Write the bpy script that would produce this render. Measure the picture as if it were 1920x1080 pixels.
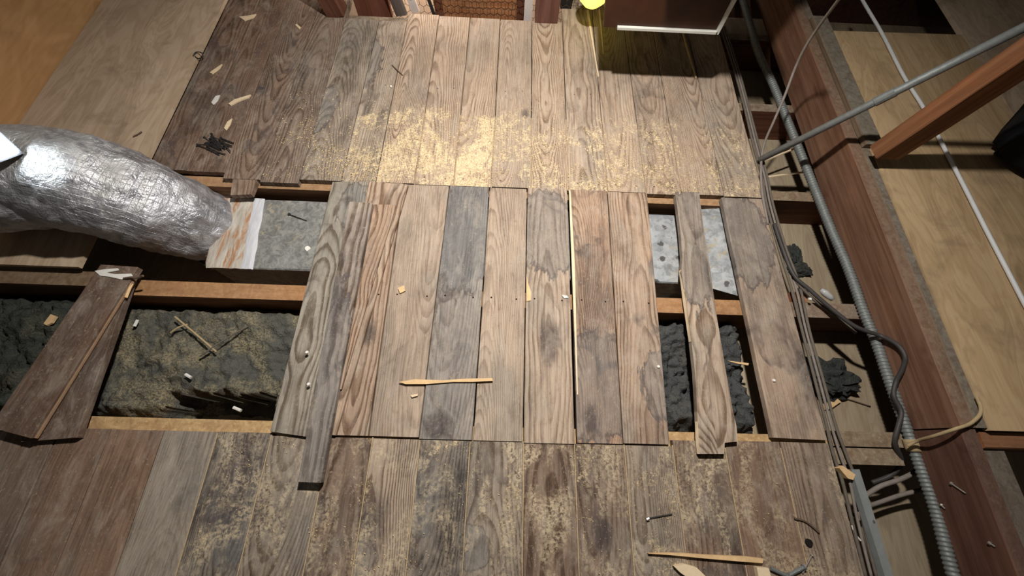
import bpy, bmesh, math, random
from mathutils import Vector, Matrix, noise
random.seed(7)
for o in list(bpy.data.objects): bpy.data.objects.remove(o)
SC = bpy.context.scene; COL = SC.collection
PI = math.pi

# ------------------------------------------------------------------ camera
F = 720.0; H = 1.11                       # focal length in px of a 1920 wide frame, lens height above the boards
_Y = Vector((45, 1740, -F)).normalized()
_X = Vector((1, -.034, -(_Y.x - .034*_Y.y)/_Y.z)).normalized()
_Z = _X.cross(_Y)
R = Matrix((_X, _Y, _Z))                  # camera axes -> world axes
cam_d = bpy.data.cameras.new('camera'); cam = bpy.data.objects.new('camera', cam_d); COL.objects.link(cam)
cam_d.sensor_width = 36; cam_d.lens = 36*F/1920; cam_d.clip_start = .01
cam.matrix_world = Matrix.Translation((0, 0, H)) @ R.to_4x4()
SC.camera = cam

# ------------------------------------------------------------------ world, lights, exposure
W = bpy.data.worlds.new('world'); SC.world = W; W.use_nodes = True
W.node_tree.nodes['Background'].inputs[0].default_value = (1.0, .9, .78, 1)
W.node_tree.nodes['Background'].inputs[1].default_value = .045
LAMP = Vector((.08, .85, 1.5))
def light(name, kind, loc, power, color, size=.05, look=None):
    d = bpy.data.lights.new(name, kind); d.energy = power; d.color = color
    if kind == 'AREA': d.size = size
    else: d.shadow_soft_size = size
    o = bpy.data.objects.new(name, d); COL.objects.link(o); o.location = loc
    if look is not None:
        o.rotation_euler = (Vector(look) - Vector(loc)).to_track_quat('-Z', 'Y').to_euler()
    return o
lmp = light('attic_bulb_light', 'SPOT', LAMP, 176, (1, .955, .895), .035, (-.05, .62, 0))
lmp.data.spot_size = math.radians(150); lmp.data.spot_blend = 1.0
light('daylight_outside_vent', 'AREA', (-.35, 1.98, .35), 11, (1, .90, .80), .4, (-.35, 2.3, -.25))
VS = SC.view_settings
VS.view_transform = 'Standard'; VS.look = 'None'; VS.exposure = 0.0; VS.gamma = 1; VS.use_curve_mapping = False

# ------------------------------------------------------------------ placing helpers
def P(px, py, z=0.0):
    d = R @ Vector(((px-960)/F, -(py-540)/F, -1)); t = (z-H)/d.z
    return Vector((0, 0, H)) + d*t
def PY(px, py, y):
    d = R @ Vector(((px-960)/F, -(py-540)/F, -1)); t = y/d.y
    return Vector((0, 0, H)) + d*t
def PX(px, py, x):
    d = R @ Vector(((px-960)/F, -(py-540)/F, -1)); t = x/d.x
    return Vector((0, 0, H)) + d*t
def nz(*a): return noise.noise(Vector(a))

# ------------------------------------------------------------------ node helpers
class G:
    def __init__(s, name, rough=.8, metal=0.0, spec=.3):
        s.m = bpy.data.materials.new(name); s.m.use_nodes = True
        s.t = s.m.node_tree; s.b = s.t.nodes['Principled BSDF']
        s.b.inputs['Roughness'].default_value = rough; s.b.inputs['Metallic'].default_value = metal
        s.b.inputs['Specular IOR Level'].default_value = spec
    def put(s, sock, v):
        if isinstance(v, bpy.types.NodeSocket): s.t.links.new(v, sock)
        elif v is not None:
            if hasattr(sock.default_value, '__len__') and not hasattr(v, '__len__'): v = (v,)*len(sock.default_value)
            if hasattr(v, '__len__') and len(v) == 3 and len(sock.default_value) == 4: v = (*v, 1)
            sock.default_value = v
    def n(s, t, **kw):
        nd = s.t.nodes.new(t)
        for k, v in kw.items(): setattr(nd, k, v)
        return nd
    def m_(s, op, a, b=None, c=None, clamp=False):
        nd = s.n('ShaderNodeMath', operation=op, use_clamp=clamp)
        for i, v in enumerate((a, b, c)):
            if v is not None: s.put(nd.inputs[i], v)
        return nd.outputs[0]
    def mix(s, f, a, b, mode='MIX'):
        nd = s.n('ShaderNodeMix', data_type='RGBA', blend_type=mode, clamp_factor=True)
        s.put(nd.inputs[0], f); s.put(nd.inputs[6], a); s.put(nd.inputs[7], b); return nd.outputs[2]
    def step(s, v, a, b, lo=0.0, hi=1.0):
        nd = s.n('ShaderNodeMapRange', interpolation_type='SMOOTHSTEP')
        for i, q in enumerate((v, a, b, lo, hi)): s.put(nd.inputs[i], q)
        return nd.outputs[0]
    def noise(s, vec, scale=5, detail=3, rough=.5, dist=0.0):
        nd = s.n('ShaderNodeTexNoise')
        s.put(nd.inputs['Vector'], vec); s.put(nd.inputs['Scale'], scale); s.put(nd.inputs['Detail'], min(detail, 3.5 if scale >= 60 else 4.5))
        s.put(nd.inputs['Roughness'], rough); s.put(nd.inputs['Distortion'], dist); return nd.outputs[0]
    def vor(s, vec, scale=5, feature='F1', out=0, rnd=1.0):
        nd = s.n('ShaderNodeTexVoronoi', feature=feature)
        s.put(nd.inputs['Vector'], vec); s.put(nd.inputs['Scale'], scale); s.put(nd.inputs['Randomness'], rnd); return nd.outputs[out]
    def xyz(s, x, y, z):
        nd = s.n('ShaderNodeCombineXYZ')
        for i, v in enumerate((x, y, z)): s.put(nd.inputs[i], v)
        return nd.outputs[0]
    def sep(s, v):
        nd = s.n('ShaderNodeSeparateXYZ'); s.put(nd.inputs[0], v); return nd.outputs
    def obj(s): return s.n('ShaderNodeTexCoord').outputs['Object']
    def pos(s): return s.n('ShaderNodeNewGeometry').outputs['Position']
    def nrm(s): return s.n('ShaderNodeNewGeometry').outputs['True Normal']
    def attr(s, name, out='Fac'):
        nd = s.n('ShaderNodeAttribute', attribute_type='OBJECT', attribute_name=name); return nd.outputs[out]
    def vscale(s, v, x, y, z, off=None):
        a = s.sep(v)
        o = [s.m_('MULTIPLY', a[i], k) for i, k in enumerate((x, y, z))]
        if off is not None: o[2] = s.m_('ADD', o[2], off)
        return s.xyz(*o)
    def col(s, c): s.put(s.b.inputs['Base Color'], c)
    def rgh(s, c): s.put(s.b.inputs['Roughness'], c)
    def bump(s, h, strength=.4, dist=.002):
        nd = s.n('ShaderNodeBump'); s.put(nd.inputs['Strength'], strength); s.put(nd.inputs['Distance'], dist)
        s.put(nd.inputs['Height'], h); s.t.links.new(nd.outputs[0], s.b.inputs['Normal'])

def plain(name, c, rough=.6, metal=0.0, var=.25, scale=40, bump=.0):
    g = G(name, rough, metal); v = g.obj()
    n = g.noise(v, scale, 5, .6)
    g.col(g.mix(n, [k*(1-var) for k in c], [min(1, k*(1+var)) for k in c]))
    if bump: g.bump(n, bump, .003)
    return g.m

# aged boards: annual rings cut lengthwise, fibres, knots, water marks, sawdust trodden into the surface
def board_mat():
    g = G('aged_board', .78, 0, .25)
    v = g.obj(); x, y, z = g.sep(v)
    seed, gx, gz, gs = g.attr('seed'), g.attr('gx'), g.attr('gz'), g.attr('gs')
    freq, grain, stain, dust = g.attr('freq'), g.attr('grain'), g.attr('stain'), g.attr('dust')
    tint = g.attr('tint', 'Color')
    wob = g.noise(g.xyz(g.m_('MULTIPLY', x, 9), g.m_('MULTIPLY', y, 3.2), seed), 1.0, 2, .5)
    xw = g.m_('SUBTRACT', g.m_('ADD', x, g.m_('MULTIPLY', g.m_('SUBTRACT', wob, .5), .035)), gx)
    wz = g.noise(g.xyz(seed, g.m_('MULTIPLY', y, 2.4), 3.3), 1.0, 2, .5)
    zz = g.m_('ADD', g.m_('ADD', gz, g.m_('MULTIPLY', y, gs)), g.m_('MULTIPLY', g.m_('SUBTRACT', wz, .5), .045))
    # knots swirl the rings
    kv = g.xyz(g.m_('MULTIPLY', x, 7), g.m_('MULTIPLY', y, 1.9), seed)
    kn = g.vor(kv, 1.0, 'F1', 0); kc = g.sep(g.vor(kv, 1.0, 'F1', 1))[0]
    kon = g.m_('GREATER_THAN', kc, .72)
    kpush = g.m_('MULTIPLY', g.step(kn, .5, .05), kon)
    r = g.m_('SQRT', g.m_('ADD', g.m_('MULTIPLY', xw, xw), g.m_('MULTIPLY', zz, zz)))
    r = g.m_('ADD', r, g.m_('MULTIPLY', kpush, .035))
    ringv = g.m_('ADD', g.m_('MULTIPLY', r, freq), g.m_('MULTIPLY', g.noise(g.xyz(g.m_('MULTIPLY', x, 55), g.m_('MULTIPLY', y, 9), seed), 1, 2), .45))
    fr = g.m_('FRACT', ringv)
    late = g.m_('MULTIPLY', g.step(fr, .35, .86), g.step(fr, 1.0, .9))
    vary = g.noise(g.xyz(g.m_('MULTIPLY', x, 14), g.m_('MULTIPLY', y, 3), seed), 1.0, 3)
    late = g.m_('MULTIPLY', late, g.step(vary, .28, .62, .35, 1))
    fib = g.noise(g.xyz(g.m_('MULTIPLY', x, 420), g.m_('MULTIPLY', y, 11), seed), 1.0, 3, .6)
    fib2 = g.noise(g.xyz(g.m_('MULTIPLY', x, 90), g.m_('MULTIPLY', y, 3), seed), 1.0, 3, .6)
    c = g.mix(g.m_('MULTIPLY', late, grain), tint, g.mix(1.0, tint, (.42, .36, .31), 'MULTIPLY'))
    c = g.mix(g.step(fib, .3, .7, .55, 0), c, g.mix(1.0, c, (.6, .56, .52), 'MULTIPLY'))
    c = g.mix(g.step(fib2, .35, .75, 0, .5), c, g.mix(1.0, c, (1.35, 1.32, 1.28), 'MULTIPLY'))
    knot = g.m_('MULTIPLY', g.step(kn, .17, .07), kon)
    c = g.mix(g.m_('MULTIPLY', knot, .8), c, (.035, .022, .018))
    # grey weathering and dark damp marks with tide lines
    w = g.vscale(g.pos(), 1, .62, 1, seed)
    big = g.noise(w, 4.5, 5, .6, .4)
    c = g.mix(g.step(big, .46, .7, 0, .55), c, g.mix(.55, g.mix(1.0, c, (.86, .95, 1.0), 'MULTIPLY'), (.14, .135, .125)))
    st0 = g.noise(g.xyz(g.m_('MULTIPLY', x, 150), g.m_('MULTIPLY', y, 6), seed), 1.0, 4, .65)
    dk = g.noise(g.vscale(g.pos(), 1, .38, 1, g.m_('MULTIPLY', seed, 1.7)), 8, 7, .72, .4)
    dkm = g.m_('MULTIPLY', g.m_('MULTIPLY', g.step(dk, .47, .62), g.step(st0, .30, .62, .45, 1)), stain)
    c = g.mix(dkm, c, g.mix(1.0, c, (.22, .22, .26), 'MULTIPLY'))
    tide = g.noise(g.vscale(g.pos(), 1, .8, 1, g.attr('tide')), 2.6, 4, .52, .25)
    tl = g.m_('SUBTRACT', tide, .5)
    line = g.m_('MULTIPLY', g.step(tl, -.006, .004), g.step(tl, .035, .004))
    line = g.m_('MULTIPLY', line, g.step(g.noise(g.pos(), 7, 4, .6), .42, .62, 0, .8))
    ts = g.step(stain, .2, .45)
    c = g.mix(g.m_('MULTIPLY', g.step(tl, -.002, .006, 0, .22), ts), c, g.mix(1.0, c, (.66, .70, .76), 'MULTIPLY'))
    c = g.mix(g.m_('MULTIPLY', line, ts), c, (.085, .062, .055))
    # single marks that belong to one board: a grey damp wash with a tide line, and a dark knot or blot
    def mark(nm, sc, amp):
        nd = g.n('ShaderNodeAttribute', attribute_type='OBJECT', attribute_name=nm)
        a = g.sep(nd.outputs['Vector']); ry = nd.outputs['Alpha']
        u = g.m_('DIVIDE', g.m_('SUBTRACT', x, a[0]), g.m_('MAXIMUM', a[2], .001)); w_ = g.m_('DIVIDE', g.m_('SUBTRACT', y, a[1]), g.m_('MAXIMUM', ry, .001))
        d = g.m_('SQRT', g.m_('ADD', g.m_('MULTIPLY', u, u), g.m_('MULTIPLY', w_, w_)))
        jag = g.noise(g.xyz(g.m_('MULTIPLY', x, sc), g.m_('MULTIPLY', y, sc*.45), seed), 1.0, 5, .62, .5)
        d = g.m_('ADD', d, g.m_('MULTIPLY', g.m_('SUBTRACT', jag, .5), amp))
        return d, g.m_('GREATER_THAN', ry, .001)
    d1, on1 = mark('wash', 30, 1.1)
    c = g.mix(g.m_('MULTIPLY', g.step(d1, 1.03, .97, 0, .62), on1), c, g.mix(.5, g.mix(1.0, c, (.62, .68, .74), 'MULTIPLY'), (.165, .165, .165)))
    c = g.mix(g.m_('MULTIPLY', g.m_('MULTIPLY', g.step(d1, .86, .98), g.step(d1, 1.05, .99)), g.m_('MULTIPLY', on1, .75)), c, (.085, .066, .06))
    d2, on2 = mark('blot', 45, .9)
    c = g.mix(g.m_('MULTIPLY', g.step(d2, 1.05, .35, 0, .75), on2), c, (.055, .042, .042))
    # close dark streaks and grit along the grain
    st1 = g.noise(g.xyz(g.m_('MULTIPLY', x, 210), g.m_('MULTIPLY', y, 4.5), g.m_('ADD', seed, 5)), 1.0, 4, .65, .2)
    c = g.mix(g.step(st1, .5, .34, 0, .55), c, g.mix(1.0, c, (.52, .46, .42), 'MULTIPLY'))
    grit = g.noise(g.vscale(g.pos(), 1, .5, 1), 230, 3, .7)
    c = g.mix(g.step(grit, .40, .28, 0, .6), c, g.mix(1.0, c, (.42, .37, .34), 'MULTIPLY'))
    c = g.mix(g.step(grit, .66, .74, 0, .5), c, (.62, .55, .46))
    # pale grime rubbed into the grain
    gr2 = g.noise(g.vscale(g.pos(), 1, .45, 1, seed), 20, 7, .75, .6)
    c = g.mix(g.step(gr2, .44, .72, 0, .5), c, g.mix(.6, c, (.46, .40, .33)))
    c = g.mix(g.step(g.noise(g.vscale(g.pos(), 1, .6, 1, seed), 48, 6, .75), .47, .3, 0, .45), c, g.mix(1.0, c, (.6, .54, .5), 'MULTIPLY'))
    # dust and sawdust
    fine = g.noise(g.pos(), 150, 4, .7); med = g.noise(g.pos(), 26, 5, .72, .8)
    sp = g.m_('MULTIPLY', g.step(fine, .56, .68), g.step(med, .42, .62))
    c = g.mix(g.m_('MULTIPLY', sp, .5), c, (.42, .34, .23))
    py = g.sep(g.pos())[1]; px = g.sep(g.pos())[0]
    edge = g.m_('ADD', py, g.m_('MULTIPLY', g.noise(g.pos(), 7, 4), .16))
    band = g.m_('MULTIPLY', g.step(edge, 1.40, 1.20), g.step(px, -.95, -.6))
    clump = g.noise(g.pos(), 6.5, 6, .72, .5)
    spot = g.m_('MAXIMUM', g.m_('MULTIPLY', band, g.m_('GREATER_THAN', py, .5)), g.m_('MULTIPLY', g.step(g.noise(g.vscale(g.pos(), 1, .55, 1), 7, 6, .7, .5), .44, .64, .22, .78), g.step(py, .5, .3)))
    dens = g.m_('MULTIPLY', g.m_('MULTIPLY', spot, dust), g.step(clump, .30, .58, .35, 1.0))
    thr = g.m_('SUBTRACT', .73, g.m_('MULTIPLY', dens, g.step(py, .5, .3, .31, .345)))
    fn = g.m_('ADD', g.m_('MULTIPLY', g.noise(g.pos(), 125, 5, .75, 1.0), .62), g.m_('MULTIPLY', g.noise(g.vscale(g.pos(), 1, .35, 1, seed), 60, 4, .7), .38))
    sd = g.step(fn, thr, g.m_('ADD', thr, .11))
    sd = g.m_('MULTIPLY', sd, g.m_('GREATER_THAN', dust, .01))
    rub = g.noise(g.vscale(g.pos(), 1, .42, 1, seed), 11, 7, .75, .7)
    rub = g.m_('MULTIPLY', g.m_('MULTIPLY', g.step(rub, .46, .66), g.step(g.noise(g.pos(), 110, 5, .75, .6), .38, .60)), g.m_('MULTIPLY', g.step(py, .5, .3), g.step(dust, .1, .9, 0, .8)))
    c = g.mix(rub, c, (.52, .42, .28))
    up = g.step(g.sep(g.nrm())[2], .5, .9)
    sd = g.m_('MULTIPLY', sd, up)
    sdc = g.mix(g.step(g.noise(g.pos(), 210, 4, .8, .6), .34, .62), (.40, .29, .16), (.84, .67, .41))
    sdc = g.mix(g.step(py, .5, .3, 0, .55), sdc, g.mix(1.0, sdc, (.72, .70, .70), 'MULTIPLY'))
    c = g.mix(g.m_('MULTIPLY', sd, g.step(g.noise(g.pos(), 330, 2, .6), .3, .6, .45, .9)), c, sdc)
    g.col(c)
    h = g.m_('SUBTRACT', g.m_('MULTIPLY', fib, .5), g.m_('MULTIPLY', late, -.25))
    h = g.m_('ADD', h, g.m_('MULTIPLY', sd, 1.2))
    g.bump(h, .45, .0012)
    return g.m
M = {}
M['board'] = board_mat()

def lumber_mat():      # old framing timber: red-brown, dust lies on whatever faces up
    g = G('framing_lumber', .75, 0, .25); v = g.obj()
    seed = g.attr('seed'); tint = g.attr('tint', 'Color'); dust = g.attr('dust')
    x, y, z = g.sep(v)
    q = g.xyz(g.m_('MULTIPLY', x, 60), g.m_('MULTIPLY', y, 2.2), g.m_('ADD', g.m_('MULTIPLY', z, 60), seed))
    n = g.noise(q, 1, 4, .6, .5); n2 = g.noise(g.vscale(v, 1, .4, 1, seed), 10, 5, .65)
    c = g.mix(g.step(n, .3, .7), g.mix(1, tint, (.6, .52, .46), 'MULTIPLY'), tint)
    c = g.mix(g.step(n2, .5, .72, 0, .6), c, g.mix(1, c, (1.5, 1.35, 1.2), 'MULTIPLY'))
    c = g.mix(g.step(n2, .44, .3, 0, .7), c, g.mix(1, c, (.45, .36, .33), 'MULTIPLY'))
    up = g.step(g.sep(g.nrm())[2], .6, .95)
    dn = g.step(g.noise(g.pos(), 30, 5, .7), .3, .62, .55, 1)
    dcl = g.attr('dustcol', 'Color')
    dcl = g.mix(g.step(g.noise(g.pos(), 45, 6, .75, .5), .4, .66, 0, .8), dcl, g.mix(1, dcl, (.58, .52, .47), 'MULTIPLY'))
    dcl = g.mix(g.step(g.noise(g.pos(), 120, 4, .7), .52, .7, 0, .6), dcl, g.mix(1, dcl, (1.5, 1.5, 1.45), 'MULTIPLY'))
    c = g.mix(g.m_('MULTIPLY', g.m_('MULTIPLY', up, dust), dn), c, dcl)
    g.col(c); g.bump(n, .35, .0015); return g.m
M['lumber'] = lumber_mat()

def ply_mat(name, a, b, dirt=.5):
    g = G(name, .72, 0, .25); v = g.obj(); seed = g.attr('seed')
    x, y, z = g.sep(v)
    q = g.xyz(g.m_('MULTIPLY', x, 7), g.m_('MULTIPLY', y, 1.3), seed)
    n = g.noise(q, 1.2, 3, .5, 1.6)
    band = g.m_('FRACT', g.m_('MULTIPLY', n, 9)); band = g.m_('PINGPONG', band, .5)
    f = g.noise(g.xyz(g.m_('MULTIPLY', x, 260), g.m_('MULTIPLY', y, 7), seed), 1, 3)
    c = g.mix(g.step(n, .3, .7), a, b)
    c = g.mix(g.step(band, .1, .45, 0, .35), c, g.mix(1, c, (.68, .6, .5), 'MULTIPLY'))
    c = g.mix(g.step(f, .4, .7, 0, .3), c, g.mix(1, c, (.7, .64, .56), 'MULTIPLY'))
    d = g.noise(g.pos(), 6, 6, .68, .4)
    c = g.mix(g.step(d, .5, .72, 0, dirt), c, (.13, .095, .065))
    k = g.vor(g.vscale(v, 1, .7, 1, seed), 4.2, 'F1', 0)
    kc = g.sep(g.vor(g.vscale(v, 1, .7, 1, seed), 4.2, 'F1', 1))[0]
    c = g.mix(g.m_('MULTIPLY', g.step(k, .085, .03), g.m_('GREATER_THAN', kc, .5)), c, (.05, .025, .012))
    g.col(c); g.bump(f, .15, .001); return g.m
M['ply'] = ply_mat('raw_plywood', (.42, .295, .165), (.53, .385, .225), .4)
M['ply_dusty'] = ply_mat('dusty_plywood', (.42, .32, .225), (.52, .405, .295), .4)
M['ply_orange'] = ply_mat('orange_plywood', (.36, .20, .085), (.46, .275, .125), .3)
M['ceil'] = ply_mat('ceiling_back_paper', (.30, .24, .165), (.36, .30, .21), .3)

def foil_mat():
    g = G('duct_foil', .40, .85, .5)
    n = g.noise(g.obj(), 22, 5, .62, .9); n2 = g.noise(g.obj(), 70, 4, .6, .4)
    uv = g.n('ShaderNodeUVMap').outputs[0]; u, w, _ = g.sep(uv)
    lu = g.step(g.m_('PINGPONG', g.m_('MULTIPLY', u, 46), .5), .06, .0)
    lw = g.step(g.m_('PINGPONG', g.m_('MULTIPLY', w, 44), .5), .06, .0)
    ln = g.m_('MAXIMUM', lu, lw)
    c = g.mix(g.step(n, .35, .7), (.40, .41, .45), (.66, .67, .71))
    dirt = g.step(g.noise(g.obj(), 6, 5, .7, .5), .5, .72, 0, .6)
    c = g.mix(dirt, c, (.24, .21, .19)); c = g.mix(g.m_('MULTIPLY', ln, .25), c, (.9, .9, .92))
    up = g.step(g.sep(g.nrm())[2], .5, .95, 0, .55)
    c = g.mix(up, c, (.45, .44, .40)); g.col(c)
    g.put(g.b.inputs['Metallic'], g.m_('SUBTRACT', .85, g.m_('ADD', g.m_('MULTIPLY', dirt, .8), g.m_('MULTIPLY', up, .5)), clamp=True))
    g.rgh(g.step(n, .3, .7, .40, .62))
    g.bump(g.m_('ADD', g.m_('ADD', n, g.m_('MULTIPLY', n2, .35)), g.m_('MULTIPLY', ln, .08)), .8, .012); return g.m
M['foil'] = foil_mat()

def galv_mat():
    g = G('galvanised_sheet', .5, .55, .4); v = g.pos()
    sp = g.sep(g.vor(v, 55, 'F1', 1))[0]; n = g.noise(v, 13, 6, .7, .5)
    x = g.sep(v)[0]
    clean = g.step(x, .3, .5)                       # the right hand end is cleaner, the left end lies under dirt
    c = g.mix(sp, (.24, .255, .265), (.40, .42, .44))
    c = g.mix(g.step(n, .45, .72, 0, .7), c, (.50, .51, .51))
    c = g.mix(g.step(g.noise(v, 34, 6, .75, .7), .5, .68, 0, .6), c, (.17, .165, .15))
    dirt = g.mix(g.step(g.noise(v, 45, 7, .8, .6), .36, .64), (.085, .082, .07), (.25, .24, .21))
    c = g.mix(g.m_('MULTIPLY', g.m_('SUBTRACT', 1, clean), .8), c, dirt)
    yel = g.m_('MULTIPLY', g.step(g.noise(v, 30, 5, .75, .5), .52, .66), g.step(g.noise(v, 5, 3), .42, .6))
    c = g.mix(g.m_('MULTIPLY', yel, .6), c, (.45, .36, .20))
    bl = g.vor(g.vscale(v, 1, 1, 1), 17, 'F1', 0); bc = g.sep(g.vor(v, 17, 'F1', 1))[1]
    blob = g.m_('MULTIPLY', g.step(g.m_('ADD', bl, g.m_('MULTIPLY', g.noise(v, 75, 4, .7, .8), .5)), .46, .38), g.m_('GREATER_THAN', bc, .3))
    c = g.mix(g.m_('MULTIPLY', blob, g.m_('MULTIPLY', clean, .85)), c, (.05, .042, .035))
    g.col(c); g.put(g.b.inputs['Metallic'], g.step(clean, 0, 1, .05, .45)); g.bump(n, .25, .004); return g.m
M['galv'] = galv_mat()

def mastic_mat(name, a, b, rust):
    g = G(name, .8); v = g.pos()
    n = g.noise(g.vscale(v, 5, .9, 1), 12, 6, .7, .5)
    c = g.mix(g.step(n, .3, .7), a, b)
    c = g.mix(g.step(g.noise(g.vscale(v, 3, .5, 1), 11, 6, .7, .4), .5, .62, 0, rust), c, (.34, .155, .06))
    g.col(c); g.bump(n, .8, .004); return g.m
M['mastic'] = mastic_mat('duct_mastic_rusty', (.34, .30, .25), (.50, .46, .40), .9)
M['mastic_w'] = mastic_mat('duct_mastic_grey', (.46, .47, .50), (.58, .59, .62), .0)

def insul_mat():
    g = G('loose_insulation', .95, 0, .05); v = g.pos()
    tint = g.attr('tint', 'Color'); dust = g.attr('dust')
    n = g.noise(v, 28, 7, .72, .6); n2 = g.noise(v, 6, 5, .7, .5); n3 = g.noise(v, 160, 4, .7)
    c = g.mix(n, g.mix(1, tint, (.45, .45, .47), 'MULTIPLY'), g.mix(1, tint, (1.5, 1.5, 1.45), 'MULTIPLY'))
    c = g.mix(g.m_('MULTIPLY', g.m_('MULTIPLY', g.step(n2, .46, .66), g.step(n3, .38, .6)), dust), c, (.36, .29, .17))
    g.col(c); g.bump(g.m_('ADD', n, g.m_('MULTIPLY', n3, .5)), 1, .012); return g.m
M['insul'] = insul_mat()

M['steel'] = plain('grey_conduit_steel', (.185, .197, .193), .55, .35, .35, 60, .3)
M['steel_l'] = plain('dull_galvanised_angle', (.30, .32, .32), .55, .4, .3, 30, .2)
M['oldwire'] = plain('cloth_covered_wire', (.12, .10, .08), .85, 0, .4, 80, .3)
M['greywire'] = plain('grey_wire', (.20, .17, .15), .7, 0, .3, 60)
M['blackwire'] = plain('black_cable_sheath', (.045, .04, .038), .55, 0, .3, 60)
M['whitewire'] = plain('white_cable_sheath', (.62, .63, .64), .5, 0, .12, 20)
M['cord'] = plain('tan_cord', (.36, .27, .15), .85, 0, .3, 120, .3)
M['freshwood'] = plain('fresh_split_wood', (.62, .42, .22), .75, 0, .3, 45, .3)
M['tongue'] = plain('aged_tongue_wood', (.30, .19, .115), .8, 0, .3, 45, .3)
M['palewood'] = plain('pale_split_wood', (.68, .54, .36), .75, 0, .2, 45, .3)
M['darkwood'] = plain('dark_bark_strip', (.10, .065, .045), .85, 0, .4, 60, .5)
M['nail'] = plain('dark_nail_steel', (.055, .052, .05), .5, .5, .4, 90)
M['shinynail'] = plain('bright_nail_steel', (.55, .52, .48), .35, .8, .2, 90)
M['paper'] = plain('torn_white_paper', (.62, .60, .56), .8, 0, .15, 40, .4)
M['white'] = plain('white_speck', (.75, .73, .68), .7, 0, .1, 40)
M['trimwhite'] = plain('white_painted_trim', (.55, .55, .50), .5, 0, .15, 20)
M['darkpanel'] = plain('dark_stained_panel', (.045, .017, .008), .35, 0, .6, 12)
M['blackcloth'] = plain('black_cloth', (.006, .007, .011), .95, 0, .3, 200, .4)
M['soot_shade'] = plain('soot_and_shade_black', (.012, .010, .009), .9, 0, .5, 40, .5)  # for the added post that stands in for shadow
M['wire'] = plain('rusty_hex_wire', (.10, .075, .06), .7, .3, .4, 60)
M['daylight_tone'] = plain('peach_daylight', (.85, .60, .42), .9, 0, .12, 60, .5)  # peach tone stands for the daylight beyond the vent
M['lamp_body'] = plain('lamp_housing', (.06, .06, .065), .5, 0, .2, 50)
M['brass'] = plain('lamp_brass', (.30, .21, .08), .4, .7, .2, 50)
M['ink'] = plain('black_ink', (.02, .02, .02), .7, 0, .2, 50)
M['label'] = plain('white_stake_paint', (.62, .56, .52), .7, 0, .15, 50)
M['seamdust'] = plain('sawdust_in_the_joints', (.42, .31, .18), .9, 0, .4, 160, .5)
M['flake'] = plain('sawdust_flake', (.66, .50, .26), .85, 0, .35, 8)
M['hole'] = plain('hole_dark', (.008, .006, .005), .95, 0, .3, 50)
M['connector'] = plain('clear_grey_plastic', (.36, .36, .36), .3, 0, .3, 40)
def emit(name, c, s):
    g = G(name, .5); g.col((*c,)); g.put(g.b.inputs['Emission Color'], c); g.b.inputs['Emission Strength'].default_value = s; return g.m
M['led'] = emit('led_panel_lit', (.80, .91, 1.0), 85)
M['bulb'] = emit('yellow_bulb_lit', (1.0, .86, .14), 1.9)

# ------------------------------------------------------------------ mesh helpers
class MB:
    def __init__(s): s.v = []; s.f = []; s.uv = None
    def box(s, c, size, rot=None):
        i = len(s.v); c = Vector(c)
        for dx in (-.5, .5):
            for dy in (-.5, .5):
                for dz in (-.5, .5):
                    q = Vector((dx*size[0], dy*size[1], dz*size[2]))
                    if rot: q = rot @ q
                    s.v.append(c+q)
        s.f += [[i+k for k in q] for q in ((0, 1, 3, 2), (4, 6, 7, 5), (0, 4, 5, 1), (2, 3, 7, 6), (0, 2, 6, 4), (1, 5, 7, 3))]
        return s
    def tube(s, pts, r, n=8, cap=True, prof=None):
        pts = [Vector(p) for p in pts]; i0 = len(s.v); m = len(pts)
        t = (pts[1]-pts[0]).normalized(); up = Vector((0, 0, 1)) if abs(t.z) < .9 else Vector((1, 0, 0))
        a = t.cross(up).normalized()
        for k, p in enumerate(pts):
            t = (pts[min(k+1, m-1)]-pts[max(k-1, 0)]).normalized()
            a = (a - t*a.dot(t)).normalized(); b = t.cross(a)
            rr = r[k] if hasattr(r, '__len__') else r
            for j in range(n):
                w = 2*PI*j/n; s.v.append(p + (a*math.cos(w)+b*math.sin(w))*rr)
        for k in range(m-1):
            for j in range(n):
                q = i0+k*n; s.f.append([q+j, q+(j+1) % n, q+n+(j+1) % n, q+n+j])
        if cap:
            s.f.append([i0+j for j in reversed(range(n))]); s.f.append([i0+(m-1)*n+j for j in range(n)])
        return s
    def slab(s, outline, z0, z1):
        n = len(outline); i = len(s.v)
        for p in outline: s.v.append(Vector((p[0], p[1], z1)))
        for p in outline: s.v.append(Vector((p[0], p[1], z0)))
        s.f.append([i+k for k in range(n)]); s.f.append([i+n+k for k in reversed(range(n))])
        for k in range(n): s.f.append([i+k, i+n+k, i+n+(k+1) % n, i+(k+1) % n])
        return s
    def build(s, name, mat, parent=None, origin=None, smooth=False, mw=None):
        me = bpy.data.meshes.new(name)
        o = bpy.data.objects.new(name, me); COL.objects.link(o)
        vs = [Vector(v) for v in s.v]
        if mw is None:
            if origin is None:
                lo = [min(v[i] for v in vs) for i in range(3)]; hi = [max(v[i] for v in vs) for i in range(3)]
                origin = ((lo[0]+hi[0])/2, (lo[1]+hi[1])/2, lo[2])
            mw = Matrix.Translation(origin)
        inv = mw.inverted()
        me.from_pydata([inv @ v for v in vs], [], s.f)
        bm = bmesh.new(); bm.from_mesh(me); bmesh.ops.recalc_face_normals(bm, faces=bm.faces); bm.to_mesh(me); bm.free()
        me.materials.append(M[mat])
        if smooth:
            for p in me.polygons: p.use_smooth = True
        if parent is not None:
            o.parent = parent
            o.matrix_basis = parent_mw(parent).inverted() @ mw
        else: o.matrix_basis = mw
        return o
def parent_mw(o):
    m = o.matrix_basis.copy()
    while o.parent is not None: o = o.parent; m = o.matrix_basis @ m
    return m
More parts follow.
